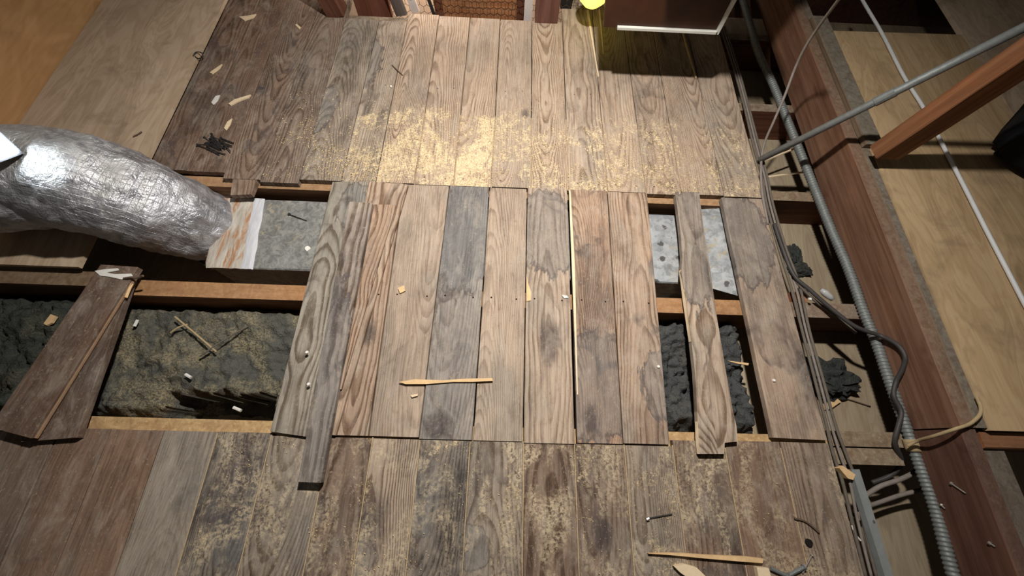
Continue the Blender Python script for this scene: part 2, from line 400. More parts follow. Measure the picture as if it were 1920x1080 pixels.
def tag(o, label=None, cat=None, group=None, kind=None):
    for k, v in (('label', label), ('category', cat), ('group', group), ('kind', kind)):
        if v: o[k] = v
    return o
def empty(name, loc, label=None, cat=None, group=None, kind=None):
    o = bpy.data.objects.new(name, None); COL.objects.link(o); o.location = loc; o.empty_display_size = .05
    o.matrix_basis = Matrix.Translation(loc)
    return tag(o, label, cat, group, kind)
def smooth_path(pts, sub=8):
    pts = [Vector(p) for p in pts]; out = []
    for i in range(len(pts)-1):
        p0 = pts[max(i-1, 0)]; p1 = pts[i]; p2 = pts[i+1]; p3 = pts[min(i+2, len(pts)-1)]
        for k in range(sub):
            t = k/sub
            out.append(.5*((2*p1)+(p2-p0)*t+(2*p0-5*p1+4*p2-p3)*t*t+(3*p1-p0-3*p2+p3)*t**3))
    out.append(pts[-1]); return out
RS = random.Random(11)
def wood_props(o, tint, grain=.7, stain=.3, dust=.0, freq=None, gx=None, gz=None, gs=None, tide=None):
    o['tint'] = [float(t) for t in tint] + [1.0]
    o['seed'] = RS.uniform(0, 60); o['gx'] = RS.uniform(-.07, .07) if gx is None else gx
    o['gz'] = RS.uniform(.05, .13) if gz is None else gz
    o['gs'] = RS.uniform(-.07, .07) if gs is None else gs
    o['freq'] = RS.uniform(150, 270) if freq is None else float(freq)
    o['grain'] = float(grain); o['stain'] = float(stain); o['dust'] = float(dust); o['tide'] = RS.uniform(0, 9) if tide is None else tide
    return o
def marks(o, wash=None, blot=None):
    """wash/blot: (px, py, half width m, half length m) of the mark's middle"""
    inv = parent_mw(o).inverted()
    for k, v in (('wash', wash), ('blot', blot)):
        if v:
            q = inv @ P(v[0], v[1], .01); o[k] = [q.x, q.y, float(v[2]), float(v[3])]
    return o
def lum_props(o, tint=(.16, .07, .04), dust=.8, dustcol=(.27, .22, .155)):
    o['tint'] = [float(t) for t in tint]+[1.0]; o['dust'] = float(dust); o['seed'] = RS.uniform(0, 60)
    o['dustcol'] = [float(t) for t in dustcol]+[1.0]; return o

def plank(name, fl, fr, nr, nl, thick=.019, parent=None, mat='board', jit=.0007, seg=9, ch=.0016, **wp):
    """a board from its four top corners (far left, far right, near right, near left), grain along its length"""
    fl, fr, nr, nl = [Vector(p) for p in (fl, fr, nr, nl)]
    far = (fl+fr)/2; near = (nl+nr)/2; c = (far+near)/2
    ay = (far-near).normalized(); ax = ((fr-fl).normalized()+(nr-nl).normalized()); ax = (ax-ay*ax.dot(ay)).normalized(); az = ax.cross(ay)
    mw = Matrix.Translation(c) @ Matrix((ax, ay, az)).transposed().to_4x4()
    m = MB(); s = RS.uniform(0, 50)
    for k in range(seg+1):
        t = k/seg; l = nl.lerp(fl, t); r = nr.lerp(fr, t)
        l = l+ax*nz(s, t*9, 0)*jit*2; r = r+ax*nz(s, t*9, 7)*jit*2
        ed = ay*(nz(s, 3+t, 5)*.0015 if k in (0, seg) else 0)
        for base, dx, dz in ((l, 0, -thick), (l, 0, -ch), (l, ch, 0), (r, -ch, 0), (r, 0, -ch), (r, 0, -thick)):
            m.v.append(base+ed+ax*dx+az*dz)
    for k in range(seg):
        for j in range(6):
            q = k*6; m.f.append([q+j, q+(j+1) % 6, q+6+(j+1) % 6, q+6+j])
    m.f.append(list(range(6))); m.f.append([seg*6+j for j in range(6)])
    o = m.build(name, mat, parent, mw=mw)
    if mat == 'board': wood_props(o, **wp)
    return o
def nail_heads(parent, pts, z, mat='hole', r=.0028):
    for x, y in pts:
        MB().tube([(x, y, z-.004), (x, y, z+.0006)], r, 7).build('nail', mat, parent)

# ================================================================== THE SETTING
floor = empty('floor', (0, .7, 0), 'old board floor of an attic with a torn-up strip across it', None, None, 'structure')
GAP = .0013
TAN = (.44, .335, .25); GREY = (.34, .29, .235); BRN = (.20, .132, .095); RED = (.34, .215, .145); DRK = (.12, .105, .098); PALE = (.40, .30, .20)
def mixc(a, b, t): return [a[i]*(1-t)+b[i]*t for i in range(3)]
# --- far row of nailed boards
SA = [-1.247, -1.118, -.985, -.855, -.724, -.580, -.460, -.326, -.190, -.058, .081, .215, .352, .488, .615, .768, .912]
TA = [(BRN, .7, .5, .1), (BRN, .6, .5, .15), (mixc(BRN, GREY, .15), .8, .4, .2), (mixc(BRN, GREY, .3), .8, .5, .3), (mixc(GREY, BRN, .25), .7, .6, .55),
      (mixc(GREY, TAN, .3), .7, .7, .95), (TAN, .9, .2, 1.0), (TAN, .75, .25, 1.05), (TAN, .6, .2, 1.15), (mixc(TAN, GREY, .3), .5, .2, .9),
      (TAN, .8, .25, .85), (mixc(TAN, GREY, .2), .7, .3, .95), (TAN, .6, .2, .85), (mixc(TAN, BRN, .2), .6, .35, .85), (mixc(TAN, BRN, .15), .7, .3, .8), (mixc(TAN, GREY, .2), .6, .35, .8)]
for i in range(len(SA)-1):
    xl, xr = SA[i]+GAP, SA[i+1]-GAP
    yf = 1.99 if i < 4 else (1.69 if i < 6 else (1.735 if i < 11 else 1.99))
    yf += RS.uniform(-.006, .006)
    yn = {0: .858, 1: .856, 2: .80, 3: .822}.get(i, .838 + .002*math.sin(i*2.3))
    if i == 2:      # a board broken off longer than its neighbours
        yn = .83
    zt = [.006, .004][i % 2]*.3
    t, gr, st, du = TA[i]
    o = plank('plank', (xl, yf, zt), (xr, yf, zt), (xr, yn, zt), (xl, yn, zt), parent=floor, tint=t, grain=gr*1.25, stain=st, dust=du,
              **({'gx': -.03, 'gz': .004, 'gs': .10} if i in (6, 9) else {}))
    if i > 4: nail_heads(o, [(xl+.03, .868), (xr-.03, .866)] + ([(xl+.035, 1.30), (xr-.035, 1.305)] if i % 2 else []), zt, r=.002)
FARB = [c for c in floor.children]
marks(FARB[5], (668, 110, .10, .17), (690, 75, .03, .06)); marks(FARB[4], (600, 200, .06, .12)); marks(FARB[9], None, (985, 210, .02, .035)); marks(FARB[1], None, (400, 160, .06, .05)); marks(FARB[2], None, (480, 165, .05, .03))
# the stub of a torn board that sticks out over the joist
plank('plank', (-.952, .84, .0), (-.868, .84, .0), (-.872, .772, -.002), (-.94, .765, -.002), parent=floor, tint=mixc(BRN, TAN, .3), grain=.8, stain=.3, dust=.3)
# --- middle strip, boards still nailed down
SM = [(-.472, -.46), (-.364, -.350), (-.204, -.215), (-.064, -.071), (.068, .064), (.210, .204), (.350, .334), (.492, .462)]
TM = [(mixc(TAN, RED, .4), 1.0, .2), (mixc(TAN, GREY, .35), .35, .3), (mixc(GREY, (.2, .2, .21), .45), .35, .5), (mixc(TAN, GREY, .3), .4, .25), (mixc(TAN, GREY, .25), .55, .35), (mixc(RED, TAN, .35), .6, .45), (mixc(TAN, RED, .35), .65, .45)]
EM = dict(((0, (.838, .018)), (1, (.836, .018)), (2, (.834, .014)), (3, (.836, .013)), (4, (.840, .011)), (5, (.838, .014)), (6, (.836, .016))))
MID = []
for i in range(7):
    (lf, ln), (rf, rn) = SM[i], SM[i+1]; a, b = EM[i]; g2 = GAP*1.2
    zt = [.002, .0, .004, .001, .003, .0045, .0035][i]
    if i == 5: lf += .006; ln += .004
    t, gr, st = TM[i]
    o = plank('plank', (lf+g2, a, zt), (rf-g2, a, zt), (rn-g2, b, zt), (ln+g2, b, zt), parent=floor, tint=t, grain=gr*1.6, stain=st, dust=.0, tide=2.0 if i < 5 else 5.0,
              **({'gx': .0, 'gz': .01, 'gs': .11, 'freq': 80} if i in (0, 4) else {}))
    MID.append(o)
    ym = lambda px: P(px, 560).y
    xs = lf*.5+ln*.5, rf*.5+rn*.5
    nail_heads(o, [(xs[0]+.028, .425), (xs[1]-.028, .422)], zt)
marks(MID[5], (1120, 720, .16, .155), (1110, 785, .03, .05)); marks(MID[6], (1260, 720, .09, .10), (1225, 500, .02, .05))
marks(MID[2], (870, 430, .12, .22), (820, 800, .05, .05)); marks(MID[4], (1030, 430, .10, .16), (1030, 640, .04, .09)); marks(MID[0], None, (690, 622, .028, .05))
# fresh split edge along the sixth board, and a broken out splinter scar
MB().slab([(.214, .835), (.219, .835), (.2235, .55), (.219, .30), (.2165, .14), (.2135, .14), (.2135, .45)], -.004, .0055).build('split_edge', 'palewood', MID[5])
MB().slab([(.068, .505), (.0735, .475), (.0835, .445), (.0825, .418), (.069, .414)], .0035, .0062).build('splinter_scar', 'freshwood', MID[4])
# --- near row
SB = [-1.62, -1.47, -1.31, -1.155, -1.025, -.886, -.747, -.605, -.453, -.338, -.212, -.078, .066, .203, .338, .470, .614, .768, .905]
TB = [(BRN, .4, .4, .0), (BRN, .4, .4, .0), (mixc(BRN, GREY, .15), .35, .4, .04), (mixc(BRN, RED, .2), .3, .3, .03), (mixc(BRN, RED, .6), .3, .3, .03), (mixc(BRN, GREY, 1.05), .3, .3, .03), (mixc(DRK, GREY, .3), 1.0, .9, .95),
      (mixc(GREY, BRN, .3), 1.0, .5, .95), (mixc(TAN, BRN, .85), 1.0, .45, .85), (mixc(GREY, TAN, .6), 1.0, .8, 1.05), (mixc(GREY, DRK, .6), .8, .8, 1.05), (mixc(GREY, BRN, .3), .7, .4, .95), (mixc(TAN, BRN, .85), 1.0, .3, .85),
      (mixc(GREY, BRN, .85), .8, .4, .85), (mixc(GREY, BRN, .3), .7, .4, .85), (mixc(GREY, BRN, .95), .6, .45, .85), (mixc(BRN, RED, .3), .4, .3, .6), (mixc(TAN, BRN, .5), .6, .4, .7)]
EB = {}
NEAR = []
for i in range(len(SB)-1):
    xl, xr = SB[i]+GAP, SB[i+1]-GAP; yf = .012 if 7 <= i <= 14 else (.018 if i < 7 else .02)
    if i >= 15: yf = .028 if i == 15 else .03
    zt = -.001 + .002*((i*7) % 3)/3
    t, gr, st, du = TB[i]
    o = plank('plank', (xl, yf, zt), (xr, yf, zt), (xr, -.72, zt), (xl, -.72, zt), parent=floor, tint=[q*(.86 if i < 6 else .9) for q in t], grain=gr*(1.0 if i < 6 else 1.5), stain=st, dust=du,  # near boards toned down, their lower exposure put into the tint
              **({'gx': .0, 'gz': .012, 'gs': .12, 'freq': 75} if i in (8, 12) else {}))
    NEAR.append(o)
MB().tube([(0, 0, -.004), (0, 0, .0012)], .0085, 14).build('knot_hole', 'hole', NEAR[-1]).matrix_basis = parent_mw(NEAR[-1]).inverted() @ Matrix.Translation(P(1515, 1017, .0006))
marks(NEAR[6], (440, 950, .07, .13), (440, 900, .06, .16)); marks(NEAR[7], None, (480, 960, .035, .06)); marks(NEAR[8], None, (600, 950, .03, .04)); marks(NEAR[9], (650, 1050, .06, .10), (690, 980, .06, .09))
marks(NEAR[10], (790, 930, .05, .10), (800, 870, .04, .05)); marks(NEAR[13], None, (1130, 1000, .04, .06)); marks(NEAR[15], None, (1325, 985, .018, .03)); marks(NEAR[11], (880, 1030, .05, .05))
sm = MB()
for x in SB[6:-1]: sm.box((x, -.35, -.005), (.0024, .73, .006))
for x in SA[7:15]: sm.box((x, 1.0, -.006), (.0022, .34, .006))
tag(sm.build('seam_dust', 'seamdust', floor), kind='stuff')

# --- joists under the boards: (far y, near y, x from, x to)
for yf, yn, x0, x1, tint, dust, dc in (
        (1.745, 1.705, -1.9, 2.5, (.15, .065, .035), .85, (.27, .23, .17)),
        (1.318, 1.278, -1.9, 2.5, (.15, .06, .035), .85, (.27, .23, .17)),
        (.886, .846, .9, 2.5, (.16, .07, .04), .8, (.27, .22, .15)), (.852, .812, -1.9, .9, (.30, .16, .085), .5, (.45, .31, .17)),
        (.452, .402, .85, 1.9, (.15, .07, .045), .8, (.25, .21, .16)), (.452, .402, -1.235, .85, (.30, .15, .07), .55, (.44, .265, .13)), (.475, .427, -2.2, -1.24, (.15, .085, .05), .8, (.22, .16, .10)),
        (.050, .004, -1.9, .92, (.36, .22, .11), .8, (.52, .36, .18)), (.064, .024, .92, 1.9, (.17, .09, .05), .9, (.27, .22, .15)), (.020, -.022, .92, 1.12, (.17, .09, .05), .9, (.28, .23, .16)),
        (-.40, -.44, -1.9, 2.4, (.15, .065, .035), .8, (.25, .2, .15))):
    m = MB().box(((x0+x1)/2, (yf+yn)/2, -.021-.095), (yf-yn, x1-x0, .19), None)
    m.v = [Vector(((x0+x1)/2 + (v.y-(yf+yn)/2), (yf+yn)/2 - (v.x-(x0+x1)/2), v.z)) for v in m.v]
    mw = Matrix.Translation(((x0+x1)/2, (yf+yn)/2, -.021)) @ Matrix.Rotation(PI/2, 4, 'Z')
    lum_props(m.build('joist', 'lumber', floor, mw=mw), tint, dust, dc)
# small blocking piece by the middle joist
lum_props(MB().box((.955, .47, -.045), (.05, .035, .05)).build('blocking', 'lumber', floor), (.26, .10, .05), .3)
# ceiling boards of the room below, seen between the joists
ce = MB().box((1.55, .6, -.175), (1.9, 3.0, .012)).build('ceiling', 'ceil'); ce['seed'] = 4.0
tag(ce, 'back of the room ceiling seen between the right hand joists', kind='structure')
dk = MB().box((-.7, .6, -.27), (2.6, 3.0, .012)).build('ceiling', 'ceil'); dk['seed'] = 9.0
tag(dk, 'deep dark ceiling back below the left hand joists', kind='structure')

# --- left knee wall and an added backdrop coloured like the daylight outside
wl = MB(); wl.v = [Vector(p) for p in ((-1.758, .55, .0), (-1.758, 2.3, .0), (-2.15, 2.3, .95), (-2.15, .55, .95), (-1.776, .55, -.008), (-1.776, 2.3, -.008), (-2.168, 2.3, .942), (-2.168, .55, .942))]
wl.f = [[0, 1, 2, 3], [4, 7, 6, 5], [0, 4, 5, 1], [1, 5, 6, 2], [2, 6, 7, 3], [3, 7, 4, 0]]
o = wl.build('wall_left', 'ply_orange'); o['seed'] = 3.0
tag(o, 'sloping orange plywood wall at the left edge of the attic', kind='structure')
o = MB().box((-.2, 2.42, .1), (5.4, .04, 2.6)).build('wall_daylight', 'daylight_tone')
tag(o, 'added peach backdrop standing for the daylight seen through the wire vent', kind='structure')

# ================================================================== SHEETS AND TIMBERS AROUND THE FLOOR
o = MB().slab([(-1.752, 2.05), (-1.25, 2.05), (-1.25, .90), (-1.30, .86), (-1.30, .475), (-1.752, .475)], .0, .012).build('plywood_sheet', 'ply_dusty'); o['seed'] = 12.0
tag(o, 'dusty tan plywood sheet lying between the left wall and the floor boards', 'plywood')
ZB = .13
o = MB().slab([(1.221, 1.557), (1.80, 1.572), (1.80, .066), (1.221, .066)], ZB-.016, ZB).build('plywood_sheet', 'ply'); o['seed'] = 21.0
tag(o, 'large bare plywood sheet on the raised floor right of the long beam', 'plywood')
o = MB().slab([(1.803, 2.13), (2.6, 2.13), (2.6, .066), (1.803, .066)], ZB-.014, ZB+.002).build('plywood_sheet', 'ply_dusty'); o['seed'] = 33.0
tag(o, 'darker plywood sheet in the top right corner beyond the white cable', 'plywood')
def timber(name, a, b, w, h, tint, dust, label, cat, up=(0, 0, 1), parent=None, dc=(.25, .215, .165), group=None):
    """square timber from a to b (centre line of its top face), w wide and h deep"""
    a, b = Vector(a), Vector(b); ay = (b-a).normalized(); ax = ay.cross(Vector(up)).normalized(); az = ax.cross(ay)
    mw = Matrix.Translation((a+b)/2) @ Matrix((ax, ay, az)).transposed().to_4x4()
    L = (b-a).length; m = MB(); s = RS.uniform(0, 40); seg = 8; c = .003
    for k in range(seg+1):
        y = -L/2+L*k/seg; j = lambda q: nz(s, k*.7, q)*.0012
        for x, z in ((-w/2+j(1), -h), (-w/2+j(2), -c), (-w/2+c, 0), (w/2-c, 0), (w/2+j(3), -c), (w/2+j(4), -h)): m.v.append(mw @ Vector((x, y, z)))
    for k in range(seg):
        for q in range(6): m.f.append([k*6+q, k*6+(q+1) % 6, k*6+6+(q+1) % 6, k*6+6+q])
    m.f += [list(range(6)), [seg*6+q for q in range(6)]]
    o = m.build(name, 'lumber', parent, mw=mw); lum_props(o, tint, dust, dc)
    if label: tag(o, label, cat, group)
    return o
BT = (.182, .099, .063)
timber('timber_beam', (1.169, .072, ZB), (1.169, 2.1, ZB), .040, ZB+.021, BT, .75, 'long red-brown beam on edge beside the grey conduit', 'beam', dc=(.24, .17, .12))
timber('timber_beam', (1.166, -.7, ZB-.002), (1.166, .068, ZB-.002), .040, ZB+.02, (.115, .058, .040), .6, 'dark red-brown beam end in the bottom right corner', 'beam', dc=(.16, .105, .08))
timber('timber_plate', (1.206, .072, ZB-.003), (1.206, 2.0, ZB-.003), .030, .09, (.16, .11, .07), .95, 'grey dusty timber strip between the long beam and the plywood', 'plate', dc=(.205, .18, .145))
timber('timber_plate', (1.222, .962, ZB+.016), (1.222, 1.62, ZB+.016), .062, .017, (.16, .12, .08), .95, 'short grey board lying on the beam up to the diagonal brace', 'board', dc=(.20, .18, .145))
timber('timber_plate', (1.23, -.7, ZB-.03), (1.23, .03, ZB-.03), .085, .09, (.16, .12, .09), .95, 'dusty grey timber strip in the bottom right corner', 'plate', dc=(.16, .135, .11))
o = timber('floor_joist_end', (1.21, .045, ZB-.018), (2.4, .045, ZB-.018), .04, .14, (.28, .12, .05), .2, 'orange-brown joist under the near edge of the bare plywood', 'joist')
o = timber('support_joist', (1.26, 1.64, ZB-.09), (2.4, 1.72, ZB-.09), .04, .10, (.09, .03, .02), .3, 'dark red joist in the gap beyond the plywood', 'joist')
# diagonal brace rising to the roof from the beam
fa = Vector((1.165, .900, ZB+.045)); fb = PY(2050, -2, .900)
br = timber('roof_brace', fa, fb, .052, .088, (.25, .115, .055), .35, 'brown diagonal roof brace rising from the long beam', 'brace', up=(-.5, -.06, .9), dc=(.34, .19, .10))

# far end framing above the board ends
timber('wall_stud', P(610, 20, .04)+Vector((-.10, .03, .52)), P(628, 40, .0)+Vector((0, .022, 0)), .075, .075, (.15, .065, .04), .1, 'leaning dark brown stud at the left end of the far wall', 'stud', up=(0, -1, .1))
timber('wall_stud', (P(1024, 48).x, P(1024, 48).y+.012, .7), (P(1024, 48).x, P(1024, 48).y+.012, .0), .098, .09, (.16, .075, .06), .1, 'rough brown square stud beside the yellow lamp', 'stud', up=(0, -1, 0))
o = MB().box((P(1061, 25).x, P(1061, 25).y+.07, .3), (.05, .08, .6)).build('shadow_post', 'soot_shade'); tag(o, 'added black post standing for the sooty shadow between the brown stud and the yellow lamp', 'post')  # post added to stand for the dark shadow and sooty floor
timber('wall_board', (P(690, 30).x, 1.80, .6), (P(690, 30).x, 1.80, -.06), .155, .025, (.17, .065, .04), .0, 'red-brown upright board left of the bright vent opening', 'board', up=(0, -1, 0))
timber('grey_stake', (P(735, 0).x-.05, 1.765, .5), (P(748, 33).x, 1.755, -.02), .05, .02, (.13, .11, .10), .0, 'grey wooden stake in front of the bright wire opening', 'stake', up=(0, -1, 0))
st = MB().box((0, 0, .25), (.034, .012, .5)).build('marked_stake', 'label'); st.location = (P(772, 38).x, 1.803, -.03); st.rotation_euler = (0, -.2, 0)
tag(st, 'white painted stake marked with a black figure one', 'stake')
c_ = bpy.data.curves.new('figure', 'FONT'); c_.body = '1'; c_.size = .05; c_.extrude = .0006; c_.align_x = 'CENTER'
fo = bpy.data.objects.new('figure', c_); COL.objects.link(fo)
dg = bpy.context.evaluated_depsgraph_get(); me = bpy.data.meshes.new_from_object(fo.evaluated_get(dg)); bpy.data.objects.remove(fo)
me.materials.clear(); me.materials.append(M['ink'])
fo = bpy.data.objects.new('painted_figure', me); COL.objects.link(fo); fo.parent = st; fo.location = (0, -.0068, .055); fo.rotation_euler = (PI/2, 0, 0)
o = MB().box((P(786, 30).x, 1.80, .2), (.012, .012, .5), Matrix.Rotation(-.22, 3, 'Y')).build('black_rod', 'ink'); tag(o, 'thin black rod leaning beside the marked stake', 'rod')
b_ = empty('crate_front', (P(895, 30).x, 1.84, 0), 'orange-brown framed crate front behind the chicken wire', 'crate')
bx0, bx1 = P(808, 30).x, P(984, 30).x
for nm, a_, b2, w_, h_, t in (('board', (bx0+.03, 1.854, .115), (bx1-.03, 1.854, .115), .13, .012, (.46, .235, .11)), ('board', (bx0+.03, 1.854, -.02), (bx1-.03, 1.854, -.02), .13, .012, (.40, .19, .085)), ('stile', (bx0+.018, 1.84, -.08), (bx0+.018, 1.84, .3), .036, .03, (.16, .06, .03)),
                            ('stile', (bx1-.018, 1.84, -.08), (bx1-.018, 1.84, .3), .036, .03, (.16, .06, .03)), ('rail', (bx0, 1.838, .27), (bx1, 1.838, .27), .05, .03, (.14, .06, .03))):
    timber(nm, a_, b2, w_, h_, t, .1, None, None, up=(0, -1, 0), parent=b_)
o = MB().box((P(990, 30).x, 1.80, .1), (.035, .02, .4)).build('white_lath', 'label'); tag(o, 'pale lath between the crate and the rough square stud', 'lath')
for x0, x1, z0, z1, lab in ((-1.9, P(592, 0).x-.02, -.2, .9, 'dark boarding left of the leaning stud at the far wall'), (P(1085, 0).x, 2.4, -.25, .9, 'dark boarding behind the hanging panel at the far end')):
    o = MB().box(((x0+x1)/2, 2.16, (z0+z1)/2), (x1-x0, .02, z1-z0)).build('far_boarding', 'lumber'); lum_props(o, (.06, .025, .015), .2); tag(o, lab, 'boarding')
o = MB().box(((P(592, 0).x+P(1085, 0).x)/2, 2.0, .72), (1.25, .03, .5)).build('far_boarding', 'lumber'); lum_props(o, (.08, .04, .025), .2); tag(o, 'dark boarding above the wire vent at the far end', 'boarding')
# hexagonal chicken wire
cw = MB(); s_ = .0185; y0 = 1.825
def hexwire(x, z): return Vector((x, y0+.006*nz(x*6, z*6, 1), z))
hx = s_*math.sqrt(3)
for r_ in range(-3, 14):
    for q_ in range(0, 36):
        cx = -.60+q_*hx+(hx/2 if r_ % 2 else 0); cz = r_*1.5*s_
        pts = [hexwire(cx+s_*math.cos(PI/6+k*PI/3), cz+s_*math.sin(PI/6+k*PI/3)) for k in range(6)]
        for k in (0, 1, 2): cw.tube([pts[k], pts[k+1]], .0011, 3, False)
tag(cw.build('chicken_wire', 'wire'), 'hexagonal chicken wire across the vent at the far end', 'wire mesh')

# hanging dark panel with white bottom trim, and the added shade-casting plank beside it
zt_ = .24; pl, pr = P(1122, 56, zt_), P(1345, 60, zt_)
hp = empty('hanging_panel', (pl.lerp(pr, .5)), 'dark brown panel with thin white edging hanging right of the yellow lamp', 'dark_panel')
yb = P(1250, 58, zt_).y
sh = MB(); sx_ = lambda z: .08+.275*(1-z/1.5)  # left edge slants outward, shaped to steer the panel's shadow
for y in (yb+.005, yb+.019): sh.v += [Vector(p) for p in ((sx_(zt_), y, zt_), (pr.x, y, zt_), (pr.x, y, zt_+.6), (sx_(zt_+.6), y, zt_+.6))]
sh.f = [[0, 1, 2, 3], [7, 6, 5, 4], [0, 4, 5, 1], [1, 5, 6, 2], [2, 6, 7, 3], [3, 7, 4, 0]]
sh.build('panel', 'darkpanel', hp)
MB().box(((pl.x+pr.x)/2+.03, yb-.001, zt_+.004), (pr.x-pl.x-.07, .012, .008)).build('bottom_trim', 'trimwhite', hp)
MB().box((pr.x-.004, yb-.001, zt_+.30), (.010, .012, .60)).build('side_trim', 'trimwhite', hp)
timber('shadow_plank', (.40, 1.36, .62), (.70, 1.36, .62), .30, .03, (.12, .06, .035), .3, 'unseen dark plank added to shade the right hand joists', 'plank', up=(0, 0, 1))  # unseen plank, added to darken the floor beyond the panel
# yellow hanging lamp
lp = P(1114, -19, .16)
lm = empty('hanging_lamp', lp, 'glowing yellow lamp hanging above the far boards', 'lamp')
gm = MB(); pr_ = [(k[0]*1.75, k[1]*1.75) for k in [(.0, -.034), (.018, -.031), (.031, -.018), (.036, 0), (.031, .02), (.02, .036), (.012, .045)]]
n = 20
for r_, z_ in pr_:
    for k in range(n): gm.v.append(lp+Vector((max(r_, .0005)*math.cos(2*PI*k/n), max(r_, .0005)*math.sin(2*PI*k/n), z_)))
for i in range(len(pr_)-1):
    for k in range(n): gm.f.append([i*n+k, i*n+(k+1) % n, i*n+n+(k+1) % n, i*n+n+k])
gm.build('bulb', 'bulb', lm, smooth=True)
MB().tube([lp+Vector((0, 0, .074)), lp+Vector((0, 0, .12))], .022, 14).build('socket', 'brass', lm)
MB().tube([lp+Vector((0, 0, .12)), lp+Vector((0, 0, .9))], .003, 6).build('cord', 'blackwire', lm)
for (a, b, w, mt, lab) in (((1101, 22), (1121, 146), .011, 'palewood', 'pale thin strip painted as a light streak under the yellow lamp'), ((1123, 20), (1131, 104), .006, 'palewood', 'short pale strip painted as a light streak in the shadow under the yellow lamp')):  # two pale strips drawn in place of thin streaks of light
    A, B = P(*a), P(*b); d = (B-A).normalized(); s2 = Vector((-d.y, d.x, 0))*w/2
    o = MB().slab([A-s2, A+s2, B+s2*.35, B-s2*.35], .002, .008).build('light_streak', mt); tag(o, lab, 'lath')
o = MB().tube(smooth_path([P(1265, -30, .006), P(1272, 25, .006), P(1280, 58, .006), P(1290, 95, .006), P(1300, 128, .006), P(1305, 147, .006)]), [.005]*30+[.004]*11, 6).build('pale_cord', 'cord'); tag(o, 'pale cord running from the far wall under the hanging panel', 'cord')

# ================================================================== LOOSE BOARDS
def loose(name, corners, zf, zn, label, th=.019, mat='board', **wp):
    a, b, c, d = corners
    o = plank(name, P(*a, zf), P(*b, zf), P(*c, zn), P(*d, zn), thick=th, mat=mat, **wp)
    return tag(o, label, 'board')
w1 = loose('loose_board', ((623, 341), (693, 341), (598, 822), (506, 809)), .002, .012, 'grey weathered loose board at the left end of the middle strip', tint=mixc(GREY, (.27, .26, .22), .5), grain=1.3, stain=.35, th=.011, gz=.13, gs=.01)
marks(w1, (660, 380, .05, .10), (650, 372, .035, .02))
loose('loose_board', ((691, 340), (765, 346), (629, 816), (601, 812)), .016, .0145, 'tan loose board slanting under the narrow dark board', tint=mixc(TAN, RED, .2), grain=1.2, stain=.3, th=.0115, gz=.14, gs=.0)
loose('narrow_board', ((698, 383), (742, 384), (640, 730), (616, 725)), .025, .0235, 'short reddish offcut board under the narrow dark board', tint=mixc(RED, TAN, .5), grain=1.2, stain=.25, th=.008, gz=.15, gs=.0)
o = loose('narrow_board', ((655, 378), (698, 381), (601, 905), (558, 903)), .046, .034, 'narrow dark-grained board on top overhanging the near boards', tint=mixc(TAN, (.20, .19, .19), .55), grain=1.7, stain=.6, th=.018, freq=175, gz=.16, gs=.0)
marks(o, (610, 720, .06, .30), (640, 600, .02, .12))
# right hand boards over the open bay
ol = [(1266, 360), (1311, 360), (1318, 420), (1331, 500), (1336, 540), (1343, 590), (1358, 680), (1372, 760), (1381, 800), (1383, 828), (1359, 830), (1358, 851), (1312, 851), (1308, 790), (1303, 700), (1296, 640), (1285, 560), (1277, 510), (1279, 480), (1275, 430)]
def outline_board(name, pxs, zfun, th, label, cat='board', **wp):
    pts = [P(x, y, zfun(y)) for x, y in pxs]
    far = max(pts, key=lambda p: p.y); near = min(pts, key=lambda p: p.y)
    a = Vector(((pts[0].x+pts[1].x)/2, pts[0].y, pts[0].z)); b_ = Vector(((pts[10].x+pts[12].x)/2, near.y, near.z))
    ay = (a-b_).normalized(); ax = ay.cross(Vector((0, 0, 1))).normalized(); az = ax.cross(ay)
    c = (a+b_)/2; mw = Matrix.Translation(c) @ Matrix((ax, ay, az)).transposed().to_4x4(); inv = mw.inverted()
    loc = [inv @ p for p in pts]; m = MB(); m.slab([(p.x, p.y) for p in loc], -th, 0); m.v = [mw @ v for v in m.v]
    o = m.build(name, 'board', mw=mw); wood_props(o, **wp); return tag(o, label, cat)
r1 = outline_board('loose_board', ol, lambda y: .003+(y-360)/491*.018, .018, 'narrow loose board with wavy split edges over the open right bay', tint=mixc(TAN, GREY, .15), grain=1.4, stain=.5, freq=170, gz=.16, gs=.0)
marks(r1, (1300, 450, .09, .235))
# pale split faces along that board's edges
for seq, s_ in ((((1311, 372), (1318, 425), (1331, 500), (1337, 545), (1344, 590)), 1), (((1277, 505), (1285, 560), (1296, 640)), -1), (((1308, 790), (1310, 820), (1312, 851)), -1)):
    m = MB(); pts = [P(x, y, .003+(y-360)/491*.018) for x, y in seq]
    out = [p+Vector((s_*.0035*math.sin(PI*(.15+.7*k/(len(pts)-1))), 0, 0)) for k, p in enumerate(pts)]
    k0 = len(pts); m.v = [p+Vector((0, 0, .0002)) for p in pts]+[q-Vector((0, 0, .012)) for q in out]+[p-Vector((0, 0, .013)) for p in pts]
    for k in range(k0-1): m.f += [[k, k+1, k0+k+1, k0+k], [k0+k, k0+k+1, 2*k0+k+1, 2*k0+k]]
    m.build('split_edge', 'palewood', r1)
r2 = loose('loose_board', ((1353, 370), (1429, 373), (1552, 826), (1450, 821)), .003, .003, 'wide grey-brown loose board along the right edge of the floor', tint=mixc(mixc(TAN, GREY, .5), RED, .3), grain=.35, stain=.45, freq=60, gz=.12)
marks(r2, (1400, 440, .09, .19), (1520, 700, .05, .12))
